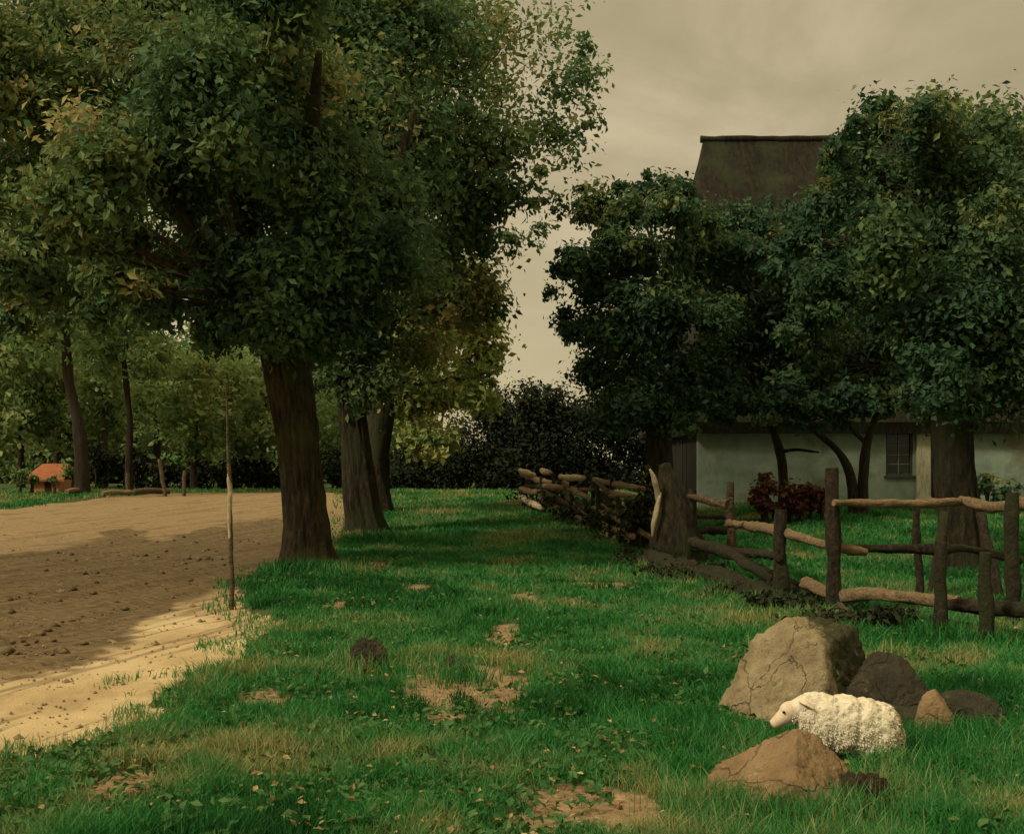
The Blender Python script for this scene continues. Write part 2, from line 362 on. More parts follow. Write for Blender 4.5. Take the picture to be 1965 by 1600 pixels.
# ------------------------------------------------------------------ ground, road, grass
ys = np.concatenate([np.linspace(-12, 2.5, 16), np.geomspace(2.7, 60, 470), np.geomspace(62, 900, 50)])
ts = np.linspace(-1, 1, 460)
X = ts[None, :]*(np.abs(ys)[:, None]*.62+14*np.where(ys[:, None] < 60, 1, ys[:, None]/60)); Y = np.repeat(ys[:, None], len(ts), 1)
Z = terrain(X.ravel(), Y.ravel()); sm = soil_mask(X.ravel(), Y.ravel())
n0, n1 = X.shape
i = np.arange(n0-1)[:, None]*n1; j = np.arange(n1-1)[None, :]
Q = np.stack([i+j, i+j+1, i+n1+j+1, i+n1+j], -1).reshape(-1, 4)
link('ground', mesh_np('ground', np.stack([X.ravel(), Y.ravel(), Z], 1), Q, {'soil': sm}, True), M['ground'], kind='structure')

ys = np.geomspace(4.0, 52, 560); xs = np.concatenate([np.linspace(-48, -12, 70)[:-1], np.linspace(-12, 0, 440)])
X, Y = np.meshgrid(xs, ys); x = X.ravel(); y = Y.ravel()
rm = road_mask(x, y)
shaded_mud = sstep(-.12, .16, poly_sd(x, y, SHADEP)+(fbm(x*1.1, y*1.1, 5., 4)-.5)*1.1+(vnoise(x*7, y*7)-.5)*.2)  # mask of the dark band: tree shade put into the colour, with deeper ruts
ux = x-.30*y; rut = np.abs(fbm(ux*2.6, y*.22, 7., 4)-.5)
zr = terrain(x, y)+.006+ (rut-.08)*(.07+.13*shaded_mud)*sstep(.3, 1, rm) + .035*(fbm(x*3.5, y*2.0, 1., 4)-.5)
zr = np.maximum(zr, terrain(x, y)+.004)
n0, n1 = X.shape
i = np.arange(n0-1)[:, None]*n1; j = np.arange(n1-1)[None, :]
Q = np.stack([i+j, i+j+1, i+n1+j+1, i+n1+j], -1).reshape(-1, 4)
keep = (rm[Q] > .5).all(1); Q = Q[keep]
used = np.unique(Q); mp = np.zeros(len(x), int); mp[used] = np.arange(len(used)); Q = mp[Q]
link('road', mesh_np('road', np.stack([x, y, zr], 1)[used], Q, {'shaded_mud': shaded_mud[used], 'far': sstep(11, 17, y[used]), 'rut': rut[used]}, True), M['road'], kind='structure')

def blades(x, y, h, wd, tint, lean=.5, rng=RNG, zoff=-.01):
    n = len(x); z = terrain(x, y)+zoff
    a = rng.random(n)*2*math.pi; dx, dy = np.cos(a), np.sin(a)
    l = rng.random(n)*lean*h; b = a+rng.normal(0, .8, n); lx, ly = np.cos(b)*l, np.sin(b)*l
    base = np.stack([x, y, z], 1)
    sd = np.stack([dx*wd/2, dy*wd/2, 0*wd], 1)
    mid = base+np.stack([lx*.35, ly*.35, h*.6], 1); tip = base+np.stack([lx, ly, h], 1)
    V = np.stack([base-sd, base+sd, mid+sd*.75, tip, mid-sd*.75], 1).reshape(-1, 3)
    k = np.arange(n)[:, None]*5
    # two faces as quads (second one is folded to keep all faces quads)
    Q = np.concatenate([k+np.array([[0, 1, 2, 4]]), k+np.array([[4, 2, 3, 3]])])
    return V, k, np.repeat(tint, 5)
def grass_mesh(name, x, y, h, wd, tint, lean=.5):
    V, k, t = blades(x, y, h, wd, tint, lean)
    T = np.concatenate([k+np.array([[0, 1, 2]]), k+np.array([[0, 2, 4]]), k+np.array([[4, 2, 3]])])
    return mesh_np(name, V, T, {'tint': t}, False)
def grass_tint(x, y):
    t = .38 + .13*sstep(20, 32, y) + (fbm(x*.8, y*.8, 2.2, 4)-.5)*1.7 + (fbm(x*3, y*3, 8., 2)-.5)*.8
    # dry, tawny corner at lower left, lusher towards the boulders
    c = gflat(330, 1510); t = t+.22*np.exp(-((x-c[0])**2/1.3+(y-c[1])**2/1.0))
    c = gflat(1330, 1380); t = t-.30*np.exp(-((x-c[0])**2/1.0+(y-c[1])**2/2.5))
    c = gflat(560, 1130); t = t-.22*np.exp(-((x-c[0])**2/2+(y-c[1])**2/3))
    c = gflat(900, 1500); t = t+.14*np.exp(-((x-c[0])**2/2+(y-c[1])**2/1.0))
    c = gflat(1150, 1240); t = t+.12*np.exp(-((x-c[0])**2/4+(y-c[1])**2/1.5))
    return np.clip(t, 0, 1)
def scatter(n, d0, d1, spread):
    u = RNG.random(n); d = d0*(d1/d0)**(u**1.0)
    x = (RNG.random(n)*2-1)*spread*d
    return x, d
x, y = scatter(700000, 4.0, 50, .60)
rm = road_mask(x, y); so = soil_mask(x, y)
clump = fbm(x*2.6, y*2.6, 6.0, 3)
edge = poly_sd(x, y, ROADP)
k = ((rm < .35) | ((edge < .28+.5*(vnoise(x*1.5, y*1.5, 8.)-.3)) & (RNG.random(len(x)) < .22*(vnoise(x*5, y*5, 3.) > .5)))) & (RNG.random(len(x)) > so*.92) & (RNG.random(len(x)) < .45+clump) & ~((y > 31) & (x > 5.0))
x, y, clump, so = x[k], y[k], clump[k], so[k]
h = (.035+.085*np.clip(clump*1.5-.25, 0, 1))*(.6+.7*RNG.random(len(x)))*(1-.7*so)*(1+.012*y)
wd = np.maximum(.0055, .00105*y)*(.7+.6*RNG.random(len(x)))
tint = np.clip(grass_tint(x, y)+RNG.normal(0, .13, len(x)), 0, 1)
link('grass', grass_mesh('grass', x, y, h, wd, tint, .9), M['grass'], label='green meadow grass with darker tufts and dry tawny blades', cat='grass', kind='stuff')
# loose grit and small stones on the road: too many to count
n = 2600
x, y = scatter(n*4, 5, 30, .6); k = road_mask(x, y) > .8; x, y = x[k][:n], y[k][:n]
r = np.where(RNG.random(len(x)) < .06, .018, .007)*(.6+RNG.random(len(x)))*(1+.03*y)
V0 = np.array([(1, 0, 0), (0, 1, 0), (-1, 0, 0), (0, -1, 0), (0, 0, .7), (0, 0, -.5)], float)
V = V0[None]*r[:, None, None]*(1+.5*RNG.random((len(x), 6, 1)))+np.stack([x, y, terrain(x, y)+.012], 1)[:, None, :]
kk = np.arange(len(x))[:, None]*6
T = np.concatenate([kk+np.array([t]) for t in ((0, 1, 4), (1, 2, 4), (2, 3, 4), (3, 0, 4), (1, 0, 5), (2, 1, 5), (3, 2, 5), (0, 3, 5))])
link('road_grit', mesh_np('road_grit', V.reshape(-1, 3), T, None, False), M['stone_tan'], label='loose grit and pebbles scattered over the sandy road', cat='gravel', kind='stuff')

# clods on the wheel tracks, inside the painted shade band
x, y = scatter(16000, 7, 26, .6); k = (poly_sd(x, y, SHADEP)+(fbm(x*1.1, y*1.1, 5., 4)-.5)*1.1 > .1) & (road_mask(x, y) > .8) & (vnoise(x*2.2, y*.8, 4.) > .45); x, y = x[k][:520], y[k][:520]
r = (.008+.035*RNG.random(len(x))**4)*(1+.02*y)
V = V0[None]*r[:, None, None]*(1+.7*RNG.random((len(x), 6, 1)))+np.stack([x, y, terrain(x, y)+.02], 1)[:, None, :]
kk = np.arange(len(x))[:, None]*6
T = np.concatenate([kk+np.array([t]) for t in ((0, 1, 4), (1, 2, 4), (2, 3, 4), (3, 0, 4), (1, 0, 5), (2, 1, 5), (3, 2, 5), (0, 3, 5))])
link('earth_clods', mesh_np('earth_clods', V.reshape(-1, 3), T, None, True), M['clod'], label='small brown clods of earth in the wheel tracks of the road', cat='shaded_mud', kind='stuff')
# fallen leaves and broad-leaved weeds in the meadow
def litter(n, size, up, d1, seed):
    rg_ = np.random.default_rng(seed); u = rg_.random(n); y = 4.2*(d1/4.2)**u; x = (rg_.random(n)*2-1)*.58*y
    k = (road_mask(x, y) < .5) & (fbm(x*1.3, y*1.3, seed, 3) > .46); x, y = x[k], y[k]; n = len(x)
    P = np.stack([x, y, terrain(x, y)+.03+.04*rg_.random(n)], 1)
    nrm = np.array([0, 0, 1.])+rg_.normal(size=(n, 3))*up; nrm /= np.linalg.norm(nrm, axis=1)[:, None]
    a = rg_.normal(size=(n, 3)); a -= nrm*(a*nrm).sum(1)[:, None]; a /= np.linalg.norm(a, axis=1)[:, None]; b = np.cross(nrm, a)
    s_ = size*(.5+rg_.random((n, 1)))*(1+.03*y[:, None])
    V = np.stack([P-a*s_*.5, P+b*s_*.3+nrm*s_*.12, P+a*s_*.5, P-b*s_*.3+nrm*s_*.12], 1).reshape(-1, 3)
    return mesh_np('litter', V, np.arange(n*4).reshape(-1, 4), {'tint': np.repeat(rg_.random(n), 4)}, False)
link('fallen_leaves', litter(5200, .034, .35, 24, 5), M['litter'], label='tan and brown fallen leaves scattered through the grass', cat='leaves', kind='stuff')
link('weeds', litter(26000, .045, .6, 26, 9), M['weed'], label='broad-leaved weeds and clover patches among the grass', cat='weeds', kind='stuff')

# ------------------------------------------------------------------ foliage
def leaves(clumps, size, rng, per=1.0, tint0=.4, sub=20, spread=.30):
    """clumps: (centre, (rx,ry,rz), n, tint shift)"""
    P = []; O = []; Tn = []
    for (c, r, n, dt) in clumps:
        c = np.array(c, float); r = np.array(r, float); n = int(n*per)
        K = max(int(sub*max(r.mean(), .5)), 5)
        d = rng.normal(size=(K, 3)); d /= np.linalg.norm(d, axis=1)[:, None]
        cen = d*(rng.random((K, 1))**.45)*(.70+.45*rng.random((K, 1)))
        kt = rng.normal(0, .19, K)
        wgt = rng.random(K)+.35; idx = rng.choice(K, n, p=wgt/wgt.sum())
        ks = (.55+.8*rng.random((K, 1)))[idx]; q = cen[idx]+rng.normal(size=(n, 3))*spread*ks*(.5+.7*rng.random((n, 1)))*np.array([1, 1, .75])
        P.append(c+q*r); o = q/(np.linalg.norm(q, axis=1)[:, None]+1e-6)+ (q-cen[idx])*1.5
        O.append(o); Tn.append(np.clip(tint0+dt+kt[idx]+rng.normal(0, .10, n), 0, 1))
    P = np.concatenate(P); O = np.concatenate(O); Tn = np.concatenate(Tn); n = len(P)
    nrm = O*.55+np.array([0, 0, .55])+rng.normal(size=(n, 3))*.75; nrm /= np.linalg.norm(nrm, axis=1)[:, None]
    a = rng.normal(size=(n, 3))+np.array([0, 0, -.5]); a -= nrm*(a*nrm).sum(1)[:, None]; a /= np.linalg.norm(a, axis=1)[:, None]
    b = np.cross(nrm, a); s = size*(.35+1.15*rng.random((n, 1))**1.2)
    V = np.stack([P-a*s*.5, P+b*s*.27+nrm*s*.10-a*s*.04, P+a*s*.5, P-b*s*.27+nrm*s*.10-a*s*.04], 1).reshape(-1, 3)
    Q = np.arange(n*4).reshape(-1, 4)
    return V, Q, np.repeat(Tn, 4)
def crown_mesh(name, clumps, size, seed, **kw):
    V, Q, t = leaves(clumps, size, np.random.default_rng(seed), **kw)
    return mesh_np(name, V, Q, {'tint': t}, False)
def C(px, py, d, rpx, n, dt=0, rz=None, ry=None):
    """clump given by where its middle stands and its radius, at depth d"""
    R = rpx/F*d
    return (tuple(W(px, py, d)), (R, ry or R, (rz/F*d) if rz else R), n, dt)

def tree(label, group, base, trunk, clumps, size, seed, lmat, bmat, limbs=(), twigs=True, cat='tree', name='tree', tint0=.4, spread=.30, joint=None, ridges=9, per=1.0, seg=20):
    root = empty(name, base, label, cat, group)
    mb = MB(); pts, rad = trunk
    mb.tube(pts, rad, seg, .17, 3.2, seed=seed*1.3, ridges=ridges, step=min(.07, rad[0]*.5))
    part('trunk', mb.mesh('trunk'), bmat, root)
    top = Vector(pts[-1]) if joint is None else Vector(joint)
    for li in limbs:
        lb = MB(); lb.tube(li[0], li[1], 10, .18, 2., seed=seed*.7)
        part('limb', lb.mesh('limb'), bmat, root)
    if twigs:
        bm_ = MB(); rg = random.Random(seed)
        for (c, r, n, dt) in clumps:
            if n < 600: continue
            c = Vector(c); mid = top.lerp(c, .5)+Vector((rg.uniform(-.3, .3), rg.uniform(-.3, .3), rg.uniform(.0, .5)))
            r0 = min(rad[-1]*.4, .085)
            k1 = top.lerp(c, .25)+Vector((rg.uniform(-.25, .25), rg.uniform(-.25, .25), rg.uniform(-.1, .35))); k2 = top.lerp(c, .75)+Vector((rg.uniform(-.35, .35), rg.uniform(-.3, .3), rg.uniform(-.1, .5)))
            bm_.tube([top-Vector((0, 0, .2)), k1, mid, k2, c], [r0, r0*.7, r0*.45, r0*.3, r0*.15], 7, .2, 2.)
            for q in range(3):
                e = c+Vector((rg.uniform(-1, 1)*r[0], rg.uniform(-1, 1)*r[1], rg.uniform(-.6, 1)*r[2]))*.75
                bm_.tube([k2, c.lerp(e, .5)+Vector((0, 0, .1)), e], [r0*.25, r0*.15, r0*.06], 5, .1, 2.)
        part('branches', bm_.mesh('branches'), bmat, root)
    part('crown', crown_mesh('crown', clumps, size, seed, tint0=tint0, spread=spread, per=per), lmat, root)
    return root
def flare(px_list, d, jitter=0.0):
    pts = [W(p[0], p[1], d) for p in px_list]; rad = [p[2]/F*d/2 for p in px_list]; return pts, rad

# --- the two (three) stout roadside trees
d = 18.2
big = [(90, 60, 100), (210, 20, 120), (360, 40, 130), (500, 0, 130), (640, 40, 130), (760, 90, 110), (120, 190, 120), (260, 180, 130), (400, 200, 130), (540, 170, 130), (680, 200, 130), (780, 280, 100),
       (60, 330, 110), (180, 340, 120), (310, 340, 120), (440, 370, 120), (570, 370, 130), (700, 390, 120), (90, 450, 90), (220, 470, 90), (360, 500, 90), (480, 520, 100), (600, 530, 110), (720, 520, 110),
       (540, 610, 90), (640, 620, 80), (450, 600, 70), (-60, 120, 130), (-60, 320, 130), (150, 520, 60), (400, 640, 50), (50, 530, 70), (130, 570, 60), (220, 560, 60), (310, 590, 55), (30, 600, 40), (500, 580, 64), (570, 600, 60), (430, 545, 70), (470, 630, 36), (350, 560, 60), (190, 610, 36)]
rg = random.Random(5); cl = []
for (a, b_, r) in big:
    dd = 18.2+rg.uniform(-3.2, 3.2)
    if a > 380 and b_ > 500: dd = 17.3+(dd-18.2)*.22
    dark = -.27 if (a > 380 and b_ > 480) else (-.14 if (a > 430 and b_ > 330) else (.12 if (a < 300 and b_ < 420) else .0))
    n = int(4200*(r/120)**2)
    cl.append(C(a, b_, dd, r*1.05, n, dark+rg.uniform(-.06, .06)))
tk = flare([(592, 1100, 150), (588, 1078, 112), (584, 1040, 94), (579, 980, 84), (570, 880, 78), (562, 770, 76), (552, 690, 80), (544, 630, 84)], d)
limbs = [([W(540, 650, 18.2), W(500, 480, 17.6), W(450, 330, 16.6), W(412, 210, 15.6)], [.24, .17, .13, .05]),
         ([W(520, 650, 18.2), W(430, 560, 17.4), W(365, 450, 16.6), W(305, 310, 15.8)], [.20, .14, .10, .04]),
         ([W(560, 640, 18.2), W(585, 430, 17.4), W(600, 240, 16.0), W(612, 100, 15.2)], [.24, .18, .12, .05]),
         ([W(570, 650, 18.2), W(680, 500, 18.6), W(760, 330, 19), W(800, 200, 19)], [.22, .16, .10, .05])]
base = G(588, 1085)
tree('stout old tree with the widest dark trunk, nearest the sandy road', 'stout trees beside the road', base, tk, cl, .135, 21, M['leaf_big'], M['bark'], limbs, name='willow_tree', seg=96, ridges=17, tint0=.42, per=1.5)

d = 26.0
cl = []
for (a, b_, r, n, dt) in [(720, 40, 120, 5200, .05), (860, 20, 100, 1900, .1), (970, 60, 100, 700, .15), (1080, 60, 70, 230, .1), (830, 150, 110, 2300, .05), (950, 180, 100, 1000, .1), (1060, 170, 80, 420, .0), (1120, 150, 50, 260, 0), (1120, 220, 40, 150, 0),
                          (760, 280, 120, 5200, -.1), (880, 290, 100, 2500, 0), (975, 280, 75, 900, .05), (1060, 260, 60, 450, 0), (760, 410, 120, 5200, -.15), (880, 430, 90, 3800, -.05), (950, 380, 60, 1000, 0), (960, 470, 36, 420, 0),
                          (700, 540, 110, 5000, -.18), (820, 550, 105, 3600, .2), (900, 570, 70, 1900, .3), (680, 650, 90, 3600, -.12), (790, 660, 80, 1900, .3), (640, 700, 60, 1700, -.05), (720, 730, 60, 1500, .0), (1010, 360, 50, 260, 0), (1030, 450, 40, 130, -.1), (890, 90, 80, 700, .1), (1090, 300, 60, 160, 0), (1120, 90, 34, 110, 0)]:
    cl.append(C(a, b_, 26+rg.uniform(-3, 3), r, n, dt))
tk = flare([(710, 1044, 98), (706, 1024, 80), (702, 990, 68), (695, 920, 64), (684, 840, 56), (672, 760, 54), (664, 700, 56)], d)
limbs = [([W(664, 710, 26), W(720, 560, 26), W(800, 400, 25), W(860, 250, 24)], [.26, .20, .13, .05]),
         ([W(668, 700, 26), W(690, 480, 25), W(720, 250, 24), W(735, 80, 23)], [.24, .18, .12, .05])]
tree('leaning tree just behind the widest trunk, its crown thinning out over the sky', 'stout trees beside the road', G(708, 1030), tk, cl, .165, 22, M['leaf_big'], M['bark_dark'], limbs, name='willow_tree', seg=72, ridges=15, tint0=.42, per=1.15)

d = 33.0
cl = []
for (a, b_, r, n, dt) in [(800, 640, 90, 2600, .1), (890, 620, 80, 2200, .15), (930, 680, 55, 1100, .1), (760, 740, 80, 2200, 0), (850, 760, 75, 2200, .2), (920, 750, 50, 1000, .05), (800, 830, 45, 900, .2), (845, 850, 35, 600, .2), (880, 540, 80, 1800, .1), (935, 600, 40, 450, .1)]:
    cl.append(C(a, b_, 33+rg.uniform(-2, 2), r, n, dt))
tk = flare([(732, 1012, 80), (730, 995, 60), (728, 950, 44), (722, 880, 42), (728, 800, 44), (740, 740, 46)], d)
tree('slimmer tree with yellow-green low foliage, close right of the leaning trunk', 'stout trees beside the road', G(730, 1000), tk, cl, .22, 23, M['leaf_light'], M['bark_dark'], name='willow_tree', seg=20)

# --- wood beyond the road
def simple_tree(label, px, pyb, d, tw, lean, clumps, lm, seed, size, name='tree', group='trees beyond the road', tint0=.4, bm_=None, per=1.0):
    x = (px-CX)/F*d; z = float(terrain(x, d)); b0 = Vector((x, d, z))
    pb = HY+(CAMH-z)*F/d
    cs = [C(a, b_, d+rg.uniform(-1.5, 1.5)*(d/30), r, n, dt) for (a, b_, r, n, dt) in clumps]
    pts = [W(px+lx, py, d) for (lx, py) in lean]; pts = [b0-Vector((0, 0, .15)), b0+Vector((0, 0, .05))]+pts
    rr = tw/F*d/2; rad = [rr*1.6, rr*1.25]+[rr*(1-.5*k/len(lean)) for k in range(len(lean))]
    return tree(label, group, b0, (pts, rad), cs, size, seed, lm, bm_ or M['bark_far'], (), True, name=name, tint0=tint0, seg=12, ridges=5, per=per)
simple_tree('crooked thin-trunked tree beside the small red shed', 158, 930, 42, 24, [(-4, 880), (-10, 800), (-25, 740), (-32, 680), (-34, 600)],
            [(120, 600, 90, 900, 0), (60, 540, 90, 1000, .1), (170, 520, 90, 1200, 0), (130, 430, 100, 1400, .1), (50, 650, 60, 300, .1), (230, 560, 70, 600, .1)], M['leaf_far'], 31, .30)
simple_tree('thin forked tree standing second from the red shed', 248, 930, 47, 13, [(0, 880), (2, 800), (-6, 740), (-10, 690)],
            [(245, 600, 80, 1500, -.05), (200, 680, 60, 800, 0), (290, 690, 50, 700, 0), (260, 500, 90, 1500, 0)], M['leaf_far'], 32, .30)
simple_tree('leafy tree left of the tall white-barked stake, across the road', 372, 930, 50, 12, [(0, 880), (3, 800), (0, 740)],
            [(380, 740, 75, 1500, .15), (350, 800, 55, 900, .1), (420, 820, 50, 900, .1), (400, 660, 70, 900, .1), (450, 740, 60, 1200, .2), (380, 850, 35, 500, .0)], M['leaf_far'], 33, .30)
simple_tree('leafy tree partly behind the widest trunk, across the road', 505, 930, 54, 14, [(0, 880), (-3, 800), (0, 740)],
            [(490, 760, 70, 1600, .1), (520, 830, 50, 1200, .05), (470, 860, 40, 700, .05), (620, 780, 70, 1300, -.05), (640, 870, 55, 1300, -.1), (560, 700, 70, 800, 0)], M['leaf_far'], 34, .30)
specs = [(-60, 66, [(-60, 560, 120), (-40, 720, 110), (-20, 830, 80)]), (40, 72, [(50, 720, 80), (30, 800, 60), (60, 620, 90)]), (110, 78, [(110, 740, 60), (120, 680, 70), (90, 820, 46)]),
         (200, 70, [(200, 760, 60), (190, 830, 50), (210, 680, 60)]), (300, 76, [(300, 770, 62), (310, 850, 46), (290, 700, 50)]), (425, 80, [(430, 700, 60), (440, 790, 60), (400, 860, 44)]), (590, 70, [(600, 700, 80), (620, 800, 70), (600, 880, 50)]), (700, 72, [(700, 700, 80), (720, 800, 80), (730, 890, 60)])]
wood_labels = ['rounded pale green tree at the far left edge of the wood', 'pale green tree rising directly above the red shed roof', 'pale tree seen between the red shed and the crooked thin trunk', 'pale tree between the two thin trunks across the road',
               'pale tree just right of the thin forked trunk', 'pale tree directly behind the tall white-barked stake', 'green tree filling the gap between the widest and the leaning trunk', 'green tree behind the slim third roadside trunk']
for k, (px, d, cs) in enumerate(specs):
    simple_tree(wood_labels[k], px, 930, d, 12, [(0, 860), (4, 780), (0, cs[0][1])], [(a, b_, r, 1700*(r/70)**2, rg.uniform(-.05, .15)) for (a, b_, r) in cs], M['leaf_far'], 40+k, .44, tint0=.45)

rgf = np.random.default_rng(77); cs = []
for k in range(52):
    px = -260+k*21+rgf.uniform(-12, 12); r = rgf.uniform(48, 84); topy = 690+70*math.sin(k*.7)+rgf.uniform(-40, 40)
    for q in range(4): cs.append(C(px+rgf.uniform(-20, 20), topy+q*72, 98+rgf.uniform(-5, 8), r, 850, rgf.uniform(-.15, .2)))
link('far_wood', crown_mesh('far_wood', cs, .62, 90, tint0=.45, sub=5), M['leaf_far'], label='pale green far-off wood closing the view behind the trees across the road', cat='wood', kind='stuff')
def bush(label, px, d, blobs, lm, seed, size, name='bush', cat='bush', group=None, tint0=.4, stems=6, pyb=None, per=1.0):
    x = (px-CX)/F*d; z = float(terrain(x, d)); root = empty(name, (x, d, z), label, cat, group)
    cs = [C(a, b_, d+rg.uniform(-.6, .6), r, n, dt) for (a, b_, r, n, dt) in blobs]
    for (c, r, n, dt) in cs:
        for q in range(max(stems//3, 2)):
            mb = MB()
            bx = c[0]+rg.uniform(-.5, .5)*r[0]; zz = float(terrain(bx, c[1]))
            e = Vector(c)+Vector((rg.uniform(-.5, .5)*r[0], 0, rg.uniform(-.2, .6)*r[2]))
            mb.tube([(bx, c[1], zz-.05), (bx+.05, c[1], zz+(c[2]-zz)*.5), e], [.05, .04, .015], 6, .1)
            part('stem', mb.mesh('stem'), M['bark_dark'], root)
    part('foliage', crown_mesh('foliage', cs, size, seed, tint0=tint0, per=per), lm, root)
    return root
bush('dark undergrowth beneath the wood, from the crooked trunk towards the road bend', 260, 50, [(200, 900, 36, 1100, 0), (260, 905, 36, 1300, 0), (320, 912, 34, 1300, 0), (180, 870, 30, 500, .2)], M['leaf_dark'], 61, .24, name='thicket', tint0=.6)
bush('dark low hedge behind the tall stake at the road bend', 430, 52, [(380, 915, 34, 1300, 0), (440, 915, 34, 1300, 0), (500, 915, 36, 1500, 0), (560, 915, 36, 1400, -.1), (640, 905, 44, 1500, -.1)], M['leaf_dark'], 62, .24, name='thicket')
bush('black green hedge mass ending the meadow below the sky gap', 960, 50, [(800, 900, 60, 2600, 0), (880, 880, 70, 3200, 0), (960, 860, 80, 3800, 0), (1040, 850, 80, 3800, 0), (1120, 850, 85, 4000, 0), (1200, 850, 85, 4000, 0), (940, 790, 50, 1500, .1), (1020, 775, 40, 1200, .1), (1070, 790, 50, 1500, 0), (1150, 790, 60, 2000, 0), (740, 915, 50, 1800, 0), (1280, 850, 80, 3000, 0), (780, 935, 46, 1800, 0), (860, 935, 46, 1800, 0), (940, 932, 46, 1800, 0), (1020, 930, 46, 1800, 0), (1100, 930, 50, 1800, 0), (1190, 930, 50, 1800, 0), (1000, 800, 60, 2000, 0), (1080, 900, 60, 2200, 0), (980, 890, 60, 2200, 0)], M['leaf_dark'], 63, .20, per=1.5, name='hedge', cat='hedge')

# --- trees by the farmhouse
cl = [C(a, b_, 24+rg.uniform(-2, 2), r, n, dt) for (a, b_, r, n, dt) in [(1150, 400, 45, 900, .25), (1200, 390, 50, 1300, .15), (1260, 380, 50, 1300, -.1), (1290, 400, 50, 1500, 0), (1140, 520, 70, 2600, -.2), (1100, 510, 36, 700, -.2), (1220, 490, 80, 3600, 0), (1310, 500, 80, 3600, 0),
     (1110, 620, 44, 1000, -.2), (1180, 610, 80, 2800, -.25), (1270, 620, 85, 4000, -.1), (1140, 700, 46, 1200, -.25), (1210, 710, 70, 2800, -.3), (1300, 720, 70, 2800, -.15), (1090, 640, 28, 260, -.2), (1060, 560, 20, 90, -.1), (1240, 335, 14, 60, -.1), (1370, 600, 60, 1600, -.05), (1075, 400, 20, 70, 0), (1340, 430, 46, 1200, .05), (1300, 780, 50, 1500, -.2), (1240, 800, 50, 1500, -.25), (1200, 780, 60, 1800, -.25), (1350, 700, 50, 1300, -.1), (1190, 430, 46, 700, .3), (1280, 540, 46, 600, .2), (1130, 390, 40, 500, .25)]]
tree('dark leafy tree whose left edge borders the sky gap, beside the farmhouse roof', 'trees in front of the farmhouse', G(1262, 1010), ([Vector(G(1262, 1010))-Vector((0, 0, .1)), W(1264, 960, 24), W(1262, 870, 24), W(1258, 760, 24), W(1250, 650, 24)], [.42, .34, .28, .25, .2]), cl, .14, 51, M['leaf_deep'], M['bark_dark'], tint0=.40, per=1.35)
def G2(px, d):
    x = (px-CX)/F*d; return Vector((x, d, float(terrain(x, d))))
d = 26.5
cl = [C(a, b_, d+rg.uniform(-1.6, 1.6), r, n, dt) for (a, b_, r, n, dt) in [(1420, 560, 80, 2800, .0), (1400, 680, 70, 2200, -.05), (1480, 640, 80, 2800, 0), (1370, 480, 60, 1500, .05), (1450, 740, 46, 1000, .1), (1360, 740, 50, 1000, 0), (1440, 480, 60, 1700, .05), (1500, 500, 60, 1600, -.1), (1400, 770, 44, 1100, .0), (1470, 790, 30, 450, .1), (1410, 430, 44, 1000, 0), (1500, 600, 60, 1700, 0)]]
tree('small orchard tree with a single bent trunk before the grey wall', 'small trees before the farmhouse wall', G2(1502, d), ([G2(1502, d)-Vector((0, 0, .1)), W(1504, 930, d), W(1500, 870, d), W(1484, 825, d), W(1462, 780, d), W(1440, 700, d)], [.15, .115, .10, .085, .07, .05]), cl, .17, 52, M['leaf_orch'], M['bark_dark'],
     [([W(1499, 866, d), W(1530, 862, d-.2), W(1572, 868, d-.4)], [.05, .04, .02])], tint0=.40, ridges=5, seg=14)
cl = [C(a, b_, d+rg.uniform(-1.6, 1.6), r, n, dt) for (a, b_, r, n, dt) in [(1540, 600, 80, 2800, 0), (1620, 560, 80, 2800, 0), (1560, 720, 64, 1900, .2), (1640, 700, 76, 2600, .15), (1720, 660, 76, 2600, 0), (1700, 740, 50, 1200, .05), (1580, 500, 60, 1600, -.1), (1500, 745, 40, 900, .1), (1570, 780, 40, 900, .0), (1640, 775, 40, 900, .1), (1720, 775, 30, 500, 0), (1640, 470, 50, 1300, -.1), (1470, 430, 50, 900, 0), (1530, 410, 40, 600, 0), (1590, 430, 50, 1100, -.1), (1600, 745, 50, 800, .32), (1520, 785, 44, 900, -.05), (1600, 792, 36, 700, -.05), (1430, 785, 40, 800, -.05), (1380, 790, 36, 600, -.1), (1520, 640, 40, 500, .25)]]
tree('small orchard tree forking low into a V before the grey wall', 'small trees before the farmhouse wall', G2(1655, d), ([G2(1655, d)-Vector((0, 0, .1)), W(1654, 925, d), W(1662, 860, d), W(1680, 800, d), W(1695, 740, d), W(1700, 690, d)], [.16, .125, .10, .075, .06, .05]), cl, .17, 53, M['leaf_orch'], M['bark_dark'],
     [([G2(1638, d)-Vector((0, 0, .1)), W(1637, 915, d), W(1612, 865, d-.1), W(1570, 835, d-.2), W(1530, 790, d-.3)], [.14, .11, .085, .06, .04]), ([W(1661, 850, d), W(1640, 828, d), W(1612, 800, d)], [.06, .045, .03])], tint0=.40, ridges=5, seg=14)
d = 17.0
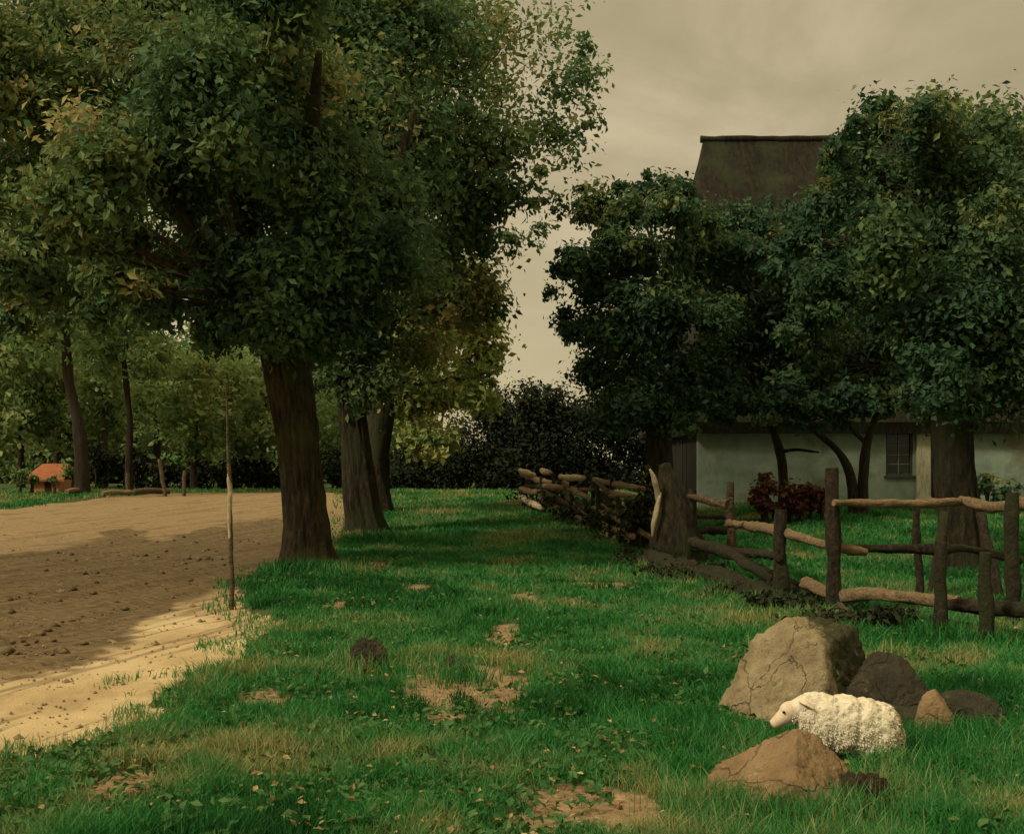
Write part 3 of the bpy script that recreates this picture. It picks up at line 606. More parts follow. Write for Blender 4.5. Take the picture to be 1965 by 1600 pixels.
cl = [C(a, b_, d+rg.uniform(-2.2, 2.2), r, n, dt) for (a, b_, r, n, dt) in [(1700, 240, 60, 1300, -.1), (1780, 270, 90, 2800, .1), (1880, 280, 100, 3300, .15), (1660, 350, 80, 2600, .1), (1760, 380, 100, 3800, .1), (1870, 390, 100, 3800, .0), (1970, 380, 110, 3600, .15), (1680, 460, 80, 2600, .12),
     (1780, 500, 100, 3800, -.1), (1890, 510, 100, 3800, -.05), (1990, 520, 100, 3400, .1), (1720, 590, 80, 2600, -.1), (1820, 620, 100, 3800, -.15), (1920, 640, 100, 3800, 0), (1800, 730, 70, 1700, -.1), (1900, 740, 80, 2300, 0), (1640, 245, 30, 260, -.1), (1980, 740, 80, 2200, .1), (1590, 420, 50, 900, -.1), (1600, 300, 28, 160, -.1), (2060, 640, 110, 3000, .1), (1690, 205, 26, 160, -.1)]]
cl += [C(a, b_, d+rg.uniform(-1.5, 1.5), r, n, dt) for (a, b_, r, n, dt) in [(1600, 380, 56, 1100, 0), (1560, 470, 56, 1100, -.1), (1650, 300, 46, 800, 0), (1610, 290, 30, 260, 0), (1600, 560, 60, 1100, -.1), (1830, 780, 60, 1300, -.15), (1750, 770, 34, 350, 0), (1685, 370, 46, 700, .32), (1800, 250, 40, 500, .3), (1640, 480, 40, 450, .25), (1900, 420, 50, 600, .25), (1740, 640, 50, 600, .22)]]
tb = Vector(G(1843, 1092)); dt_ = tb.y
tree('broad tree with a straight dark trunk standing behind the fence before the farmhouse door', 'trees in front of the farmhouse', tb, ([tb-Vector((0, 0, .1)), W(1846, 1070, dt_), W(1843, 1010, dt_), W(1834, 940, dt_), W(1828, 860, dt_), W(1828, 780, dt_), W(1836, 660, dt_), W(1850, 520, dt_)], [.42, .33, .29, .30, .31, .29, .24, .16]), cl, .115, 54, M['leaf_deep'], M['bark_dark'],
     [([W(1832, 700, dt_), W(1780, 600, dt_-.3), W(1720, 540, dt_-.5), W(1620, 455, dt_-1)], [.14, .10, .07, .03]), ([W(1834, 720, dt_), W(1900, 600, dt_), W(1960, 500, dt_)], [.16, .12, .05])], tint0=.42, per=1.5, seg=56, ridges=13)
d = 50
cl = [C(a, b_, d+rg.uniform(-2, 2), r, n, dt) for (a, b_, r, n, dt) in [(1800, 230, 50, 800, .2), (1850, 270, 60, 1200, .1), (1740, 270, 50, 900, .2), (1800, 330, 70, 1200, .1), (1920, 250, 50, 900, .1)]]
tree('pale hazy-topped tree rising behind the farmhouse ridge', None, G2(1830, d), ([G2(1830, d), W(1830, 700, d), W(1830, 500, d), W(1820, 330, d)], [.5, .42, .34, .2]), cl, .34, 55, M['leaf_light'], M['bark_dark'], tint0=.25)

# ------------------------------------------------------------------ farmhouse
hz = .50
root = empty('farmhouse', (5.4, 32, hz), 'grey limewashed farmhouse with a tall steep thatched roof behind the trees', 'house')
x0, x1, y0, y1 = 5.43, 19.0, 32.0, 44.0; ze = 3.25
# front wall with window and door openings
def rect_wall(mb, xs_, zs_, holes, y, th):
    for a in range(len(xs_)-1):
        for b_ in range(len(zs_)-1):
            cx = (xs_[a]+xs_[a+1])/2; cz = (zs_[b_]+zs_[b_+1])/2
            if any(h[0] < cx < h[1] and h[2] < cz < h[3] for h in holes): continue
            mb.box(xs_[a], xs_[a+1], y, y+th, zs_[b_], zs_[b_+1])
def HX(px): return (px-CX)/F*32
def HZ(py): return CAMH+(HY-py)/F*32
wx0, wx1, wz0, wz1 = HX(1700), HX(1752), HZ(912), HZ(815)
dx0, dx1, dz1 = HX(1787), HX(1868), HZ(808)
xs_ = [x0, wx0, wx1, dx0, dx1, x1]; zs_ = [hz-.6, hz+.02, wz0, wz1, dz1, 3.9]
mb = MB(); rect_wall(mb, xs_, zs_, [(wx0, wx1, wz0, wz1), (dx0, dx1, hz+.02, dz1)], y0, .3)
mb.box(x1-.3, x1, y0+.3, y1, hz-.6, 3.9); mb.box(x0+.3, x1-.3, y1-.3, y1, hz-.6, 3.9)
part('wall', mb.mesh('wall', False), M['wall'], root)
mb = MB()
for k in range(30):
    ya = y0+.31+k*.385; mb.box(x0-.0+rg.uniform(0, .02), x0+.27, ya, ya+.375, hz-.6, 3.95)
part('boarded_gable', mb.mesh('gable', False), M['tarred'], root, 'black tarred board end wall')
# roof: steep, hipped at the left end
rx0, rx1, ry0, ry1, rz = 5.1, 19.4, 31.55, 44.45, 2.95
gx0, gx1, gy, gz = 6.62, 18.2, 38.0, 13.0
mb = MB()
def patch(A, B, Cc, Dd, n, m_, amp, seed):
    u = np.linspace(0, 1, n)[:, None, None]; v = np.linspace(0, 1, m_)[None, :, None]
    A, B, Cc, Dd = map(np.array, (A, B, Cc, Dd))
    P = (A*(1-u)+B*u)*(1-v)+(Dd*(1-u)+Cc*u)*v
    nr = np.cross(B-A, Dd-A).astype(float); nr /= np.linalg.norm(nr)
    e = np.minimum(np.minimum(u, 1-u)*8, np.minimum(v, 1-v)*8).clip(0, 1)[..., 0]
    nz = (fbm(P[..., 0]*.8+P[..., 1]*.3, P[..., 2]*.5, seed, 4)-.5)*amp*e
    P = P+nr*nz[..., None]; P = P.reshape(-1, 3)
    i = np.arange(n-1)[:, None]*m_; j = np.arange(m_-1)[None, :]
    mb.add(P, np.stack([i+j, i+m_+j, i+m_+j+1, i+j+1], -1).reshape(-1, 4))
patch((rx0, ry0, rz), (rx1, ry0, rz), (gx1, gy, gz), (gx0, gy, gz), 80, 60, .5, 2.)
patch((rx0, ry1, rz), (rx0, ry0, rz), (gx0, gy, gz), (gx0, gy, gz-.001), 50, 50, .4, 3.)
patch((rx1, ry1, rz), (rx0, ry1, rz), (gx0, gy, gz), (gx1, gy, gz), 40, 40, .4, 4.)
patch((rx1, ry0, rz), (rx1, ry1, rz), (gx1, gy, gz-.001), (gx1, gy, gz), 30, 30, .4, 5.)
# thick eave edge and its underside
patch((rx0, ry0, rz), (rx1, ry0, rz), (rx1, ry0+.12, rz-.32), (rx0, ry0+.12, rz-.32), 60, 4, .06, 6.)
patch((rx0, ry1, rz), (rx0, ry0, rz), (rx0+.12, ry0+.12, rz-.32), (rx0+.12, ry1, rz-.32), 40, 4, .06, 7.)
patch((rx0+.12, ry0+.12, rz-.32), (rx1, ry0+.12, rz-.32), (rx1, y0+.1, rz-.25), (rx0+.12, y0+.1, rz-.25), 4, 4, 0, 8.)
patch((rx0+.12, ry0+.12, rz-.32), (x0+.1, y0+.1, rz-.25), (x0+.1, y1, rz-.25), (rx0+.12, ry1, rz-.32), 4, 4, 0, 8.)
rf = part('roof', mb.mesh('roof', True), M['thatch'], root)
mb = MB(); mb.tube([(gx0-.1, gy, gz), (12, gy, gz+.03), (gx1+.1, gy, gz-.02)], [.11, .1, .11], 10, .18, 3, step=.25)
part('ridge', mb.mesh('ridge'), M['thatch'], rf)
mb = MB(); f_ = .06
for (a, b_, c_, d_) in ((wx0, wx0+f_, wz0, wz1), (wx1-f_, wx1, wz0, wz1), (wx0+f_, wx1-f_, wz0, wz0+f_), (wx0+f_, wx1-f_, wz1-f_, wz1)):
    mb.box(a, b_, y0+.05, y0+.14, c_, d_)
win = part('window', mb.mesh('window', False), M['frame_dark'], root, 'small-paned dark window')
mb = MB(); mb.box(wx0+f_, wx1-f_, y0+.11, y0+.125, wz0+f_, wz1-f_); part('pane', mb.mesh('pane', False), M['glass'], win)
mb = MB(); mb.box((wx0+wx1)/2-.014, (wx0+wx1)/2+.014, y0+.085, y0+.108, wz0+f_, wz1-f_)
for k in range(1, 5):
    zc = wz0+f_+(wz1-wz0-2*f_)*k/5
    mb.box(wx0+f_, (wx0+wx1)/2-.015, y0+.088, y0+.108, zc-.012, zc+.012); mb.box((wx0+wx1)/2+.015, wx1-f_, y0+.088, y0+.108, zc-.012, zc+.012)
part('glazing_bars', mb.mesh('bars', False), M['bar'], win)
mb = MB(); mb.box(wx0-.05, wx1+.05, y0-.07, y0+.048, wz0-.07, wz0-.003); part('sill', mb.mesh('sill', False), M['frame_dark'], win)
mb = MB(); mb.box(HX(1757), HX(1783), y0-.10, y0-.003, hz-.1, HZ(806)); mb.box(HX(1755), HX(1785), y0-.13, y0-.102, hz-.1, hz+.3); mb.box(dx0, dx1+.06, y0-.05, y0-.003, dz1, dz1+.09)
part('door_post', mb.mesh('post', False), M['pale_paint'], root, 'pale flaking door post')
mb = MB()
nb = 7
for k in range(nb):
    w_ = (dx1-dx0-.02)/nb; mb.box(dx0+.01+k*w_, dx0+.01+(k+1)*w_-.012, y0+.12+(k % 2)*.004, y0+.17, hz+.02, dz1-.01)
mb.box(dx0+.02, dx1-.02, y0+.171, y0+.2, hz+.02, dz1-.01)
mb.box(dx0+.05, dx1-.05, y0+.095, y0+.118, hz+.4, hz+.5); mb.box(dx0+.05, dx1-.05, y0+.095, y0+.118, dz1-.5, dz1-.4)
dr = part('door', mb.mesh('door', False), M['tarred'], root, 'black plank door')
mb = MB(); mb.tube([(dx0+.14, y0+.10, hz+1.02), (dx0+.14, y0+.05, hz+1.05), (dx0+.14, y0+.05, hz+1.16), (dx0+.14, y0+.10, hz+1.19)], [.012]*4, 6, 0); part('handle', mb.mesh('handle'), M['frame_dark'], dr)

bush('reddish brown bush low against the grey farmhouse wall', 1520, 25, [(1470, 955, 30, 700, 0), (1520, 948, 38, 1200, 0), (1565, 955, 30, 800, 0), (1470, 925, 18, 250, .3)], M['leaf_red'], 64, .13)
bush('small green bush at the foot of the wall right of the farmhouse door', 1900, 27, [(1895, 930, 26, 500, .1), (1930, 945, 30, 600, .1)], M['leaf_deep'], 65, .14)
bush('dark green bush behind the gnarled stump', 1260, 21.5, [(1255, 930, 40, 900, .15), (1275, 980, 34, 700, 0), (1235, 980, 30, 500, 0), (1215, 985, 26, 400, -.1)], M['leaf_dark'], 66, .13, tint0=.75)

# ------------------------------------------------------------------ small red shed far left
d = 44; sx = HX(50)*44/32; z = float(terrain(sx, d)); ex = (122-CX)/F*d
root = empty('shed', ((sx+ex)/2, d, z), 'small shed with a rust red tiled roof at the far left across the road', 'shed')
mb = MB(); mb.box(sx+.15, ex-.2, d, d+2.2, z-.2, z+.56)
part('wall', mb.mesh('wall', False), M['orange'], root)
mb = MB(); a = 1.02; zr_ = z+1.22; ze_ = z+.60
Vv = [(sx-.02, d-.2, ze_), (ex+.1, d-.2, ze_-.02), (ex-.25, d+1.1, zr_), (sx+.18, d+1.1, zr_), (sx-.02, d+2.4, ze_), (ex+.1, d+2.4, ze_)]
Vv = [np.array(v) for v in Vv]; Vb = [v-np.array((0, 0, .09)) for v in Vv]
mb.add(Vv+Vb, [(0, 1, 2, 3), (5, 4, 3, 2), (0, 3, 9, 6), (3, 4, 10, 9), (1, 7, 8, 2), (2, 8, 11, 5), (0, 6, 7, 1), (6, 9, 8, 7), (9, 10, 11, 8), (4, 5, 11, 10)])
part('roof', mb.mesh('roof', False), M['redtile'], root)
mb = MB(); mb.box(sx+.75, sx+1.0, d-.03, d-.003, z+.1, z+.5); part('door', mb.mesh('door', False), M['wood_dark'], root)

bush('low green bush in front of the red shed wall', 60, 42.6, [(38, 912, 14, 260, .1), (62, 918, 10, 200, 0), (132, 905, 18, 420, .1), (100, 920, 9, 140, .1)], M['leaf_far'], 68, .14, tint0=.3)
# ------------------------------------------------------------------ wooden things
def rail(label, pts, rad, mat, group=None, name='log', cat='log', seed=1., flat=1.0):
    mb = MB(); mb.tube(pts, rad, 14, .22, 1.8, seed=seed, flat=flat, step=.06)
    b0 = Vector(pts[0]); root = empty(name, b0, label, cat, group)
    return root, mb
def onelog(label, pts, rad, mat, group=None, name='log', cat='log', seed=1.):
    mb = MB(); mb.tube(pts, rad, 14, .22, 1.8, seed=seed, step=.06); me = mb.mesh(name)
    b0 = Vector(pts[len(pts)//2]); me.transform(__import__('mathutils').Matrix.Translation(-b0)); me.materials.append(mat)
    o = bpy.data.objects.new(name, me); COL.objects.link(o); o.location = b0; tag(o, label, cat, group); return o
# tall thin stake with patches of pale bark
bx, by, bz = G(445, 1171); ds = by
root = empty('stake', (bx, by, bz), 'tall thin stake with pale bark standing on the road edge', 'stake')
mb = MB(); mb.tube([(bx, by, bz-.1), W(445, 1130, ds), W(444, 1060, ds), W(440, 985, ds), W(441, 930, ds), W(436, 860, ds), W(436, 790, ds), W(433, 732, ds)], [.028, .026, .024, .022, .026, .014, .010, .005], 10, .25, 2, step=.04)
part('pole', mb.mesh('pole'), M['wood_mid'], root)
mb = MB(); mb.tube([W(442, 1035, ds)+Vector((0, -.008, 0)), W(440, 985, ds)+Vector((0, -.008, 0)), W(441, 930, ds)+Vector((0, -.008, 0)), W(438, 905, ds)+Vector((0, -.006, 0))], [.018, .024, .03, .008], 10, .2, 2, step=.03)
part('bark_patch', mb.mesh('bark'), M['wood_white'], root, 'strip of pale bark')

# pale logs and short posts on the far verge
g = 'logs lying on the far verge'
def vlog(label, p0, p1, d0, r, m, lift=.08):
    a = W(p0[0], p0[1], d0); b_ = W(p1[0], p1[1], d0+1.0)
    for q in (a, b_): q.z = float(terrain(q.x, q.y))+lift+r
    onelog(label, [a, a.lerp(b_, .5)+Vector((0, 0, .03)), b_], [r, r*.9, r*.8], m, g)
vlog('short pale log just left of the crooked thin trunk', (128, 930), (158, 930), 41, .10, M['wood_pale'])
vlog('long pale log right of the crooked thin trunk', (196, 930), (250, 940), 40.5, .10, M['wood_pale'])
vlog('reddish log reaching towards the road bend', (256, 940), (325, 940), 41.5, .12, M['wood_mid'])
for px, h_, tl, lb in ((245, .9, 0, 'thin upright post under the thin forked tree'), (318, 1.45, -.25, 'leaning pale post where the far verge meets the road'), (352, 1.0, .05, 'dark post near the low hedge, right of the leaning post')):
    p = G2(px, 42); onelog(lb, [p-Vector((0, 0, .1)), p+Vector((tl*.5, 0, h_*.5)), p+Vector((tl, 0, h_))], [.075, .07, .06], M['wood_mid'], 'posts on the far verge', 'post', 'post')

# gnarled stump at the corner of the fences
bx, by, bz = G(1295, 1085)
root = empty('stump', (bx, by, bz), 'gnarled dark stump with a pale torn branch where the fences meet', 'stump')
d = by
mb = MB(); mb.tube([(bx-.05, by, bz-.15), W(1292, 1070, d), W(1292, 1020, d), W(1296, 970, d), W(1284, 925, d), W(1276, 890, d)], [.52, .40, .34, .28, .20, .10], 28, .30, 1.6, step=.05, ridges=9)
mb.tube([W(1300, 1000, d), W(1320, 975, d-.1), W(1330, 940, d-.1)], [.2, .14, .07], 12, .3, 2)
mb.tube([W(1280, 1060, d-.1), W(1245, 1075, d-.35), W(1225, 1092, d-.6)], [.22, .14, .06], 12, .3, 2)
part('trunk', mb.mesh('trunk'), M['bark_dark'], root)
mb = MB(); mb.tube([W(1264, 960, d-.25), W(1258, 925, d-.35), W(1247, 900, d-.4)], [.045, .05, .015], 8, .2); part('branch', mb.mesh('branch'), M['wood_white'], root)
mb = MB(); mb.tube([W(1266, 945, d-.28), W(1262, 975, d-.36), W(1252, 1010, d-.42), W(1252, 1030, d-.4)], [.03, .045, .035, .012], 8, .2); part('branch', mb.mesh('branch'), M['wood_white'], root)

# tumbledown brushwood fence left of the stump
fl = [G(1005, 975), G(1060, 992), G(1110, 1010), G(1160, 1032), G(1215, 1055)]
fl = [Vector(p) for p in fl]
def FL(t):
    t = max(0, min(.9999, t))*(len(fl)-1); k = int(t); return fl[k].lerp(fl[k+1], t-k)
root = empty('brushwood_fence', fl[2], 'tumbledown fence of stacked brushwood and pale split rails left of the stump', 'fence')
for k in range(12):
    t = k/11; p = FL(t); hh = 1.15+rg.uniform(-.15, .25)
    mb = MB(); l_ = rg.uniform(-.15, .15); mb.tube([p-Vector((0, 0, .1)), p+Vector((l_*.5, 0, hh*.5)), p+Vector((l_, 0, hh))], [.065, .06, .04], 9, .25, 2, seed=k)
    part('stake', mb.mesh('stake'), M['wood_dark'], root)
for k in range(40):
    t = rg.uniform(-.02, .9); p = FL(t); q = FL(min(t+rg.uniform(.10, .30), 1.0)); fz = rg.uniform(.08, 1.05); dz = rg.uniform(-.18, .22)
    a = p+Vector((rg.uniform(-.1, .1), rg.uniform(-.25, .2), fz+dz)); b_ = q+Vector((0, rg.uniform(-.25, .2), max(fz-dz*.6, .08)))
    r = rg.uniform(.035, .085); mb = MB(); mb.tube([a, a.lerp(b_, .5)+Vector((0, 0, rg.uniform(-.06, .06))), b_], [r*.8, r, r*.6], 9, .25, 2, seed=k)
    part('rail', mb.mesh('rail'), M['wood_pale' if k % 3 == 0 else ('wood_mid' if k % 3 == 1 else 'wood_dark')], root)
for k, (a, b_, e, f2, off, mt) in enumerate([(998, 903, 1025, 911, -.3, 'wood_white'), (1040, 903, 1056, 908, -.3, 'wood_pale'), (1076, 915, 1120, 917, -.3, 'wood_white'), (998, 952, 1040, 975, -.4, 'wood_white'), (1000, 938, 1030, 944, -.4, 'wood_pale'), (1045, 932, 1085, 936, -.3, 'wood_pale'),
                               (1140, 920, 1235, 938, -.3, 'wood_pale'), (1196, 966, 1252, 984, -.3, 'wood_white'), (1140, 975, 1205, 1005, -.35, 'wood_pale'), (1155, 1022, 1255, 1062, -.4, 'wood_white'), (1205, 1005, 1255, 1035, -.35, 'wood_pale'), (1150, 1000, 1215, 1030, -.4, 'wood_pale')]):
    tt = (a-1005)/210; tt2 = (e-1005)/210
    da = FL(max(tt, 0)).y+off; db = FL(max(min(tt2, 1), 0)).y+off
    A_ = W(a, b_, da); B_ = W(e, f2, db); mb = MB(); r = .072*da/25
    mb.tube([A_, A_.lerp(B_, .5)+Vector((0, 0, -.02)), B_], [r*.8, r, r*.7], 10, .2, 2, seed=k+50)
    part('rail', mb.mesh('rail'), M[mt], root)
# brush piled in the fence
cs = []
for k in range(9):
    p = FL(k/8); cs.append(((p.x, p.y+.15, p.z+.45), (.55, .35, .42), 260, 0))
part('brush', crown_mesh('brush', cs, .11, 71, tint0=.55), M['leaf_dark'], root)

# post and rail fence on the right
root = empty('rail_fence', G(1597, 1180), 'rough post and rail fence across the bright meadow before the farmhouse', 'fence')
def fpost(px, top, foot, w, m, lean=0, tw=1.0):
    x, y, z = G(px, foot); mb = MB(); T_ = W(px+lean, top, y); b0 = Vector((x, y, z)); r = w/F*y/2
    mb.tube([b0-Vector((0, 0, .15)), b0.lerp(T_, .3)+Vector((.01, 0, 0)), b0.lerp(T_, .7)+Vector((-.015, 0, 0)), T_], [r*1.1, r, r*.95, r*.85*tw], 14, .25, 2, seed=px*.1, step=.05)
    part('post', mb.mesh('post'), m, root); return y
ya = fpost(1402, 925, 1068, 16, M['wood_mid'])
yb = fpost(1498, 978, 1160, 26, M['wood_dark'])
yc = fpost(1602, 898, 1185, 27, M['wood_dark'], -6, 1.1)
yd = fpost(1806, 1040, 1222, 24, M['wood_dark'])
ye = fpost(1892, 1060, 1240, 26, M['wood_dark'])
fpost(1764, 968, 1150, 16, M['wood_dark'], -6); fpost(1942, 945, 1205, 26, M['wood_dark'])
def rl(pts, w, m, seed=0.):
    P_ = [W(a, b_, dd) for (a, b_, dd) in pts]; mb = MB(); r = [w/F*p[2]/2 for p in pts]
    mb.tube(P_, [q*(.85+.3*((k*7) % 3)/2) for k, q in enumerate(r)], 16, .34, 2.2, seed=seed, step=.06); part('rail', mb.mesh('rail'), m, root)
rl([(1320, 952, 18), (1395, 968, 17.5)], 15, M['wood_mid'], 1)
rl([(1318, 990, 18), (1405, 992, 20.5)], 9, M['wood_dark'], 2)
rl([(1322, 1018, 18), (1402, 1018, 20.6)], 14, M['wood_dark'], 3)
rl([(1320, 1048, 18), (1400, 1056, 17), (1495, 1066, yb-.1)], 14, M['wood_dark'], 4)
rl([(1398, 1004, ya-.2), (1450, 1010, 17), (1500, 1020, yb-.2), (1560, 1038, yc+.4), (1604, 1056, yc-.2), (1660, 1058, 12)], 17, M['wood_pale'], 5)
rl([(1600, 964, yc-.15), (1700, 966, 12), (1800, 964, 12.2), (1850, 962, 12.6)], 15, M['wood_pale'], 6)
rl([(1845, 958, 12.6), (1900, 974, 12), (1965, 966, 11.4), (2060, 960, 11)], 20, M['wood_pale'], 7)
rl([(1640, 1052, 12), (1720, 1052, 12), (1800, 1056, 12.2), (1850, 1050, 12.8), (1960, 1075, 12.8)], 16, M['wood_dark'], 8)
rl([(1545, 1118, 12.6), (1612, 1146, 11.8), (1660, 1140, 11.5), (1720, 1142, 11.2), (1790, 1150, 10.9), (1840, 1158, 10.7)], 24, M['wood_pale'], 9)
rl([(1815, 1160, 10.7), (1900, 1166, 10.3), (1965, 1170, 10), (2060, 1172, 9.7)], 26, M['wood_dark'], 10)
rl([(1700, 1238, 9.9), (1800, 1240, 10), (1900, 1243, 10), (2000, 1245, 10)], 18, M['wood_dark'], 11)
# two leaning stakes that prop the fence beside the trunk
for (a, b_, e, f2) in ((1812, 985, 1792, 1146), (1882, 985, 1910, 1148)):
    q = Vector(G(e, f2)); mb = MB(); mb.tube([W(a, b_, q.y+.5), W((a+e)/2+3, (b_+f2)/2, q.y+.2), q-Vector((0, 0, .08))], [.05, .075, .085], 14, .25, 2, ridges=5); part('brace', mb.mesh('brace'), M['wood_dark'], root)

# fallen trunk lying from the stump down to the boulders
P_ = [Vector(G(1250, 1092)), Vector(G(1340, 1120)), Vector(G(1430, 1150)), Vector(G(1520, 1180)), Vector(G(1610, 1212)), Vector(G(1690, 1240))]
root = empty('fallen_trunk', P_[2], 'long dark fallen trunk lying on the grass from the stump to the boulders', 'fallen tree')
rr = [.17, .15, .13, .11, .085, .05]
mb = MB(); mb.tube([p+Vector((.04*math.sin(p.y*2.1), 0, r*.45+.03*math.sin(p.y*3))) for p, r in zip(P_, rr)], rr, 26, .42, 2.4, step=.05, seed=3., ridges=7); part('trunk', mb.mesh('trunk'), M['bark_dark'], root)
for pts, rad in (([W(1330, 1040, 17), W(1400, 1062, 15.6), W(1480, 1106, 14), W(1560, 1150, 12.6), W(1630, 1190, 11.3)], [.085, .08, .065, .05, .03]),
                 ([W(1470, 1090, 14), W(1520, 1115, 13.3), W(1600, 1150, 12.1)], [.02, .028, .02]),):
    mb = MB(); mb.tube(pts, rad, 12, .25, 2, step=.07); part('limb', mb.mesh('limb'), M['bark_dark'], root)
for pts in ([W(1500, 1130, 13), W(1512, 1160, 12.5), W(1545, 1182, 12)], [W(1612, 1160, 11.4), W(1632, 1180, 11), W(1640, 1200, 10.6)]):
    mb = MB(); mb.tube(pts, [.03, .035, .015], 8, .2); part('root', mb.mesh('root'), M['wood_mid'], root)
cs = [((p.x, p.y-.1, p.z+.08), (.35, .3, .14), 500, 0) for p in P_[:5]]
cs = [(( p.x-.15+.1*k, p.y+.15, p.z+.12), (.55, .4, .20-.02*k), 900, 0) for k, p in enumerate(P_[:5])]
root = empty('bramble', P_[1]+Vector((0, .3, 0)), 'low dark bramble growing along the fallen trunk', 'bramble')
for k, p in enumerate(P_[:5]):
    mb = MB(); mb.tube([p+Vector((-.3, .1, -.02)), p+Vector((0, .15, .26)), p+Vector((.35, .05, .05))], [.012, .01, .006], 6, .1); part('stem', mb.mesh('stem'), M['bark_dark'], root)
part('foliage', crown_mesh('foliage', cs, .075, 72, tint0=.75, per=1.6), M['leaf_dark'], root)

# ------------------------------------------------------------------ boulders
def ico(sub):
    import bmesh
    bm = bmesh.new(); bmesh.ops.create_icosphere(bm, subdivisions=sub, radius=1)
    V = np.array([v.co[:] for v in bm.verts]); Fc = np.array([[v.index for v in f.verts] for f in bm.faces]); bm.free(); return V, Fc
ICO = ico(6)
def boulder(label, cpx, foot, wpx, toppy, depth, mat, seed, group='boulders at the foot of the fence', planes=9, skew=0., name='boulder', cat='boulder', rough=.05, peak=None, yfront=None, extra=None):
    x, y, z = G(cpx, foot); V, Fc = ICO; rgn = np.random.default_rng(seed)
    cy = y+depth*.5; half = wpx/F*cy/2; top = W(cpx, toppy, cy).z; zb = z-.08; H = top-zb
    P = V.copy(); 
    N = rgn.normal(size=(planes, 3)); N[:, 2] = np.abs(N[:, 2])*.6; N /= np.linalg.norm(N, axis=1)[:, None]; hh = .72+.2*rgn.random(planes)
    if extra: 
        N = np.concatenate([N, np.array([e[:3] for e in extra])]); hh = np.concatenate([hh, [e[3] for e in extra]]); N /= np.linalg.norm(N, axis=1)[:, None]
    dt = np.maximum(P@N.T, 1e-3); r = np.minimum(1.0, (hh[None]/dt).min(1))
    P = P*r[:, None]
    P = P/np.abs(P).max(0)
    nz = fbm(V[:, 0]*1.8+seed, V[:, 1]*1.8, V[:, 2]*1.8, 5)-.5; n2 = fbm(V[:, 0]*9+seed, V[:, 1]*9, V[:, 2]*9, 4)-.5
    n3 = np.abs(fbm(V[:, 0]*3.4+seed, V[:, 1]*3.4, V[:, 2]*3.4+7, 3)-.5); P = P*(1+nz*rough*4+n2*rough*2.4-np.maximum(.06-n3, 0)*rough*14)[:, None]
    P[:, 2] = np.maximum(P[:, 2], -.3); lo = -.3; hi = P[:, 2].max()
    wx = (P[:, 0].max()-P[:, 0].min())/2; mx = (P[:, 0].max()+P[:, 0].min())/2
    u = (P[:, 2]-lo)/(hi-lo)
    PX = (P[:, 0]-mx)/wx*half+skew*(u-.0)*half; PY = P[:, 1]*depth/2; PZ = u*H
    me = mesh_np(name, np.stack([PX, PY, PZ], 1), Fc, None, True); me.materials.append(mat)
    o = bpy.data.objects.new(name, me); COL.objects.link(o); o.location = ((cpx-CX)/F*cy, cy, zb); tag(o, label, cat, group); return o
boulder('largest boulder, pale ridged left side, directly behind the white lamb', 1530, 1405, 330, 1188, .75, M['stone_moss_shade'], 5, skew=.20, extra=[(-.8, -.35, .5, .62), (.75, -.45, .35, .62), (.1, -.2, .97, .80)], rough=.05, planes=5)
boulder('low dark mossy boulder between the white lamb and the tan-nosed rock', 1695, 1408, 195, 1252, .7, M['stone_dark'], 9, rough=.04)
boulder('dark rounded boulder at the right edge of the group, behind the small tan stone', 1850, 1418, 165, 1324, .6, M['stone_dark'], 12, rough=.04)
boulder('small tan stone leaning on the dark boulder farthest right', 1784, 1416, 92, 1322, .24, M['stone_tan'], 15, rough=.03, skew=.3)
boulder('front tan boulder at the bottom, its top under the lamb head', 1500, 1576, 300, 1402, .56, M['stone_tan'], 18, extra=[(-.6, -.3, .75, .6), (.6, -.5, .6, .66)], rough=.04)
boulder('dark crumbling clod of peat at the foot of the front tan boulder', 1655, 1562, 135, 1478, .26, M['peat'], 27, None, planes=6, name='peat_clod', cat='clod', rough=.14)
boulder('flat pale stone sunk in the grass by the front tan boulder', 1565, 1582, 90, 1548, .12, M['stone_pale'], 33, None, name='stone', cat='stone')
boulder('small dark tuft-like molehill in the middle of the grass', 706, 1292, 84, 1222, .35, M['stone_dark'], 35, 'molehills in the grass', name='molehill', cat='molehill', rough=.1)
boulder('wider flat dark molehill right of the other, above the bare soil', 872, 1300, 80, 1256, .3, M['stone_dark'], 36, 'molehills in the grass', name='molehill', cat='molehill', rough=.1)

# ------------------------------------------------------------------ lamb
def remeshed(name, mb, voxel, smooth_it=6, disp=None):
    me = mb.mesh(name); o = bpy.data.objects.new('tmp', me); COL.objects.link(o)
    m_ = o.modifiers.new('r', 'REMESH'); m_.mode = 'VOXEL'; m_.voxel_size = voxel
    s_ = o.modifiers.new('s', 'SMOOTH'); s_.iterations = smooth_it; s_.factor = .5
    dg = bpy.context.evaluated_depsgraph_get(); me2 = bpy.data.meshes.new_from_object(o.evaluated_get(dg))
    bpy.data.objects.remove(o)
    n = len(me2.vertices); co = np.zeros(n*3); me2.vertices.foreach_get('co', co); co = co.reshape(-1, 3)
    if disp:
        nr = np.zeros(n*3); me2.vertices.foreach_get('normal', nr); nr = nr.reshape(-1, 3); co = co+nr*disp(co)[:, None]
        me2.vertices.foreach_set('co', co.ravel())
    me2.polygons.foreach_set('use_smooth', np.ones(len(me2.polygons), bool)); me2.update(); return me2
def ell(mb, c, r, R=None):
    V, Fc = ico3; P = V*np.array(r)
    if R is not None: P = P@np.array(R.to_3x3()).T
    k = np.concatenate([Fc, Fc[:, 2:3]], 1); mb.add(P+np.array(c), k)
ico3 = ico(3)
import mathutils
lx, ly, lz = G(1625, 1478); ly += .10
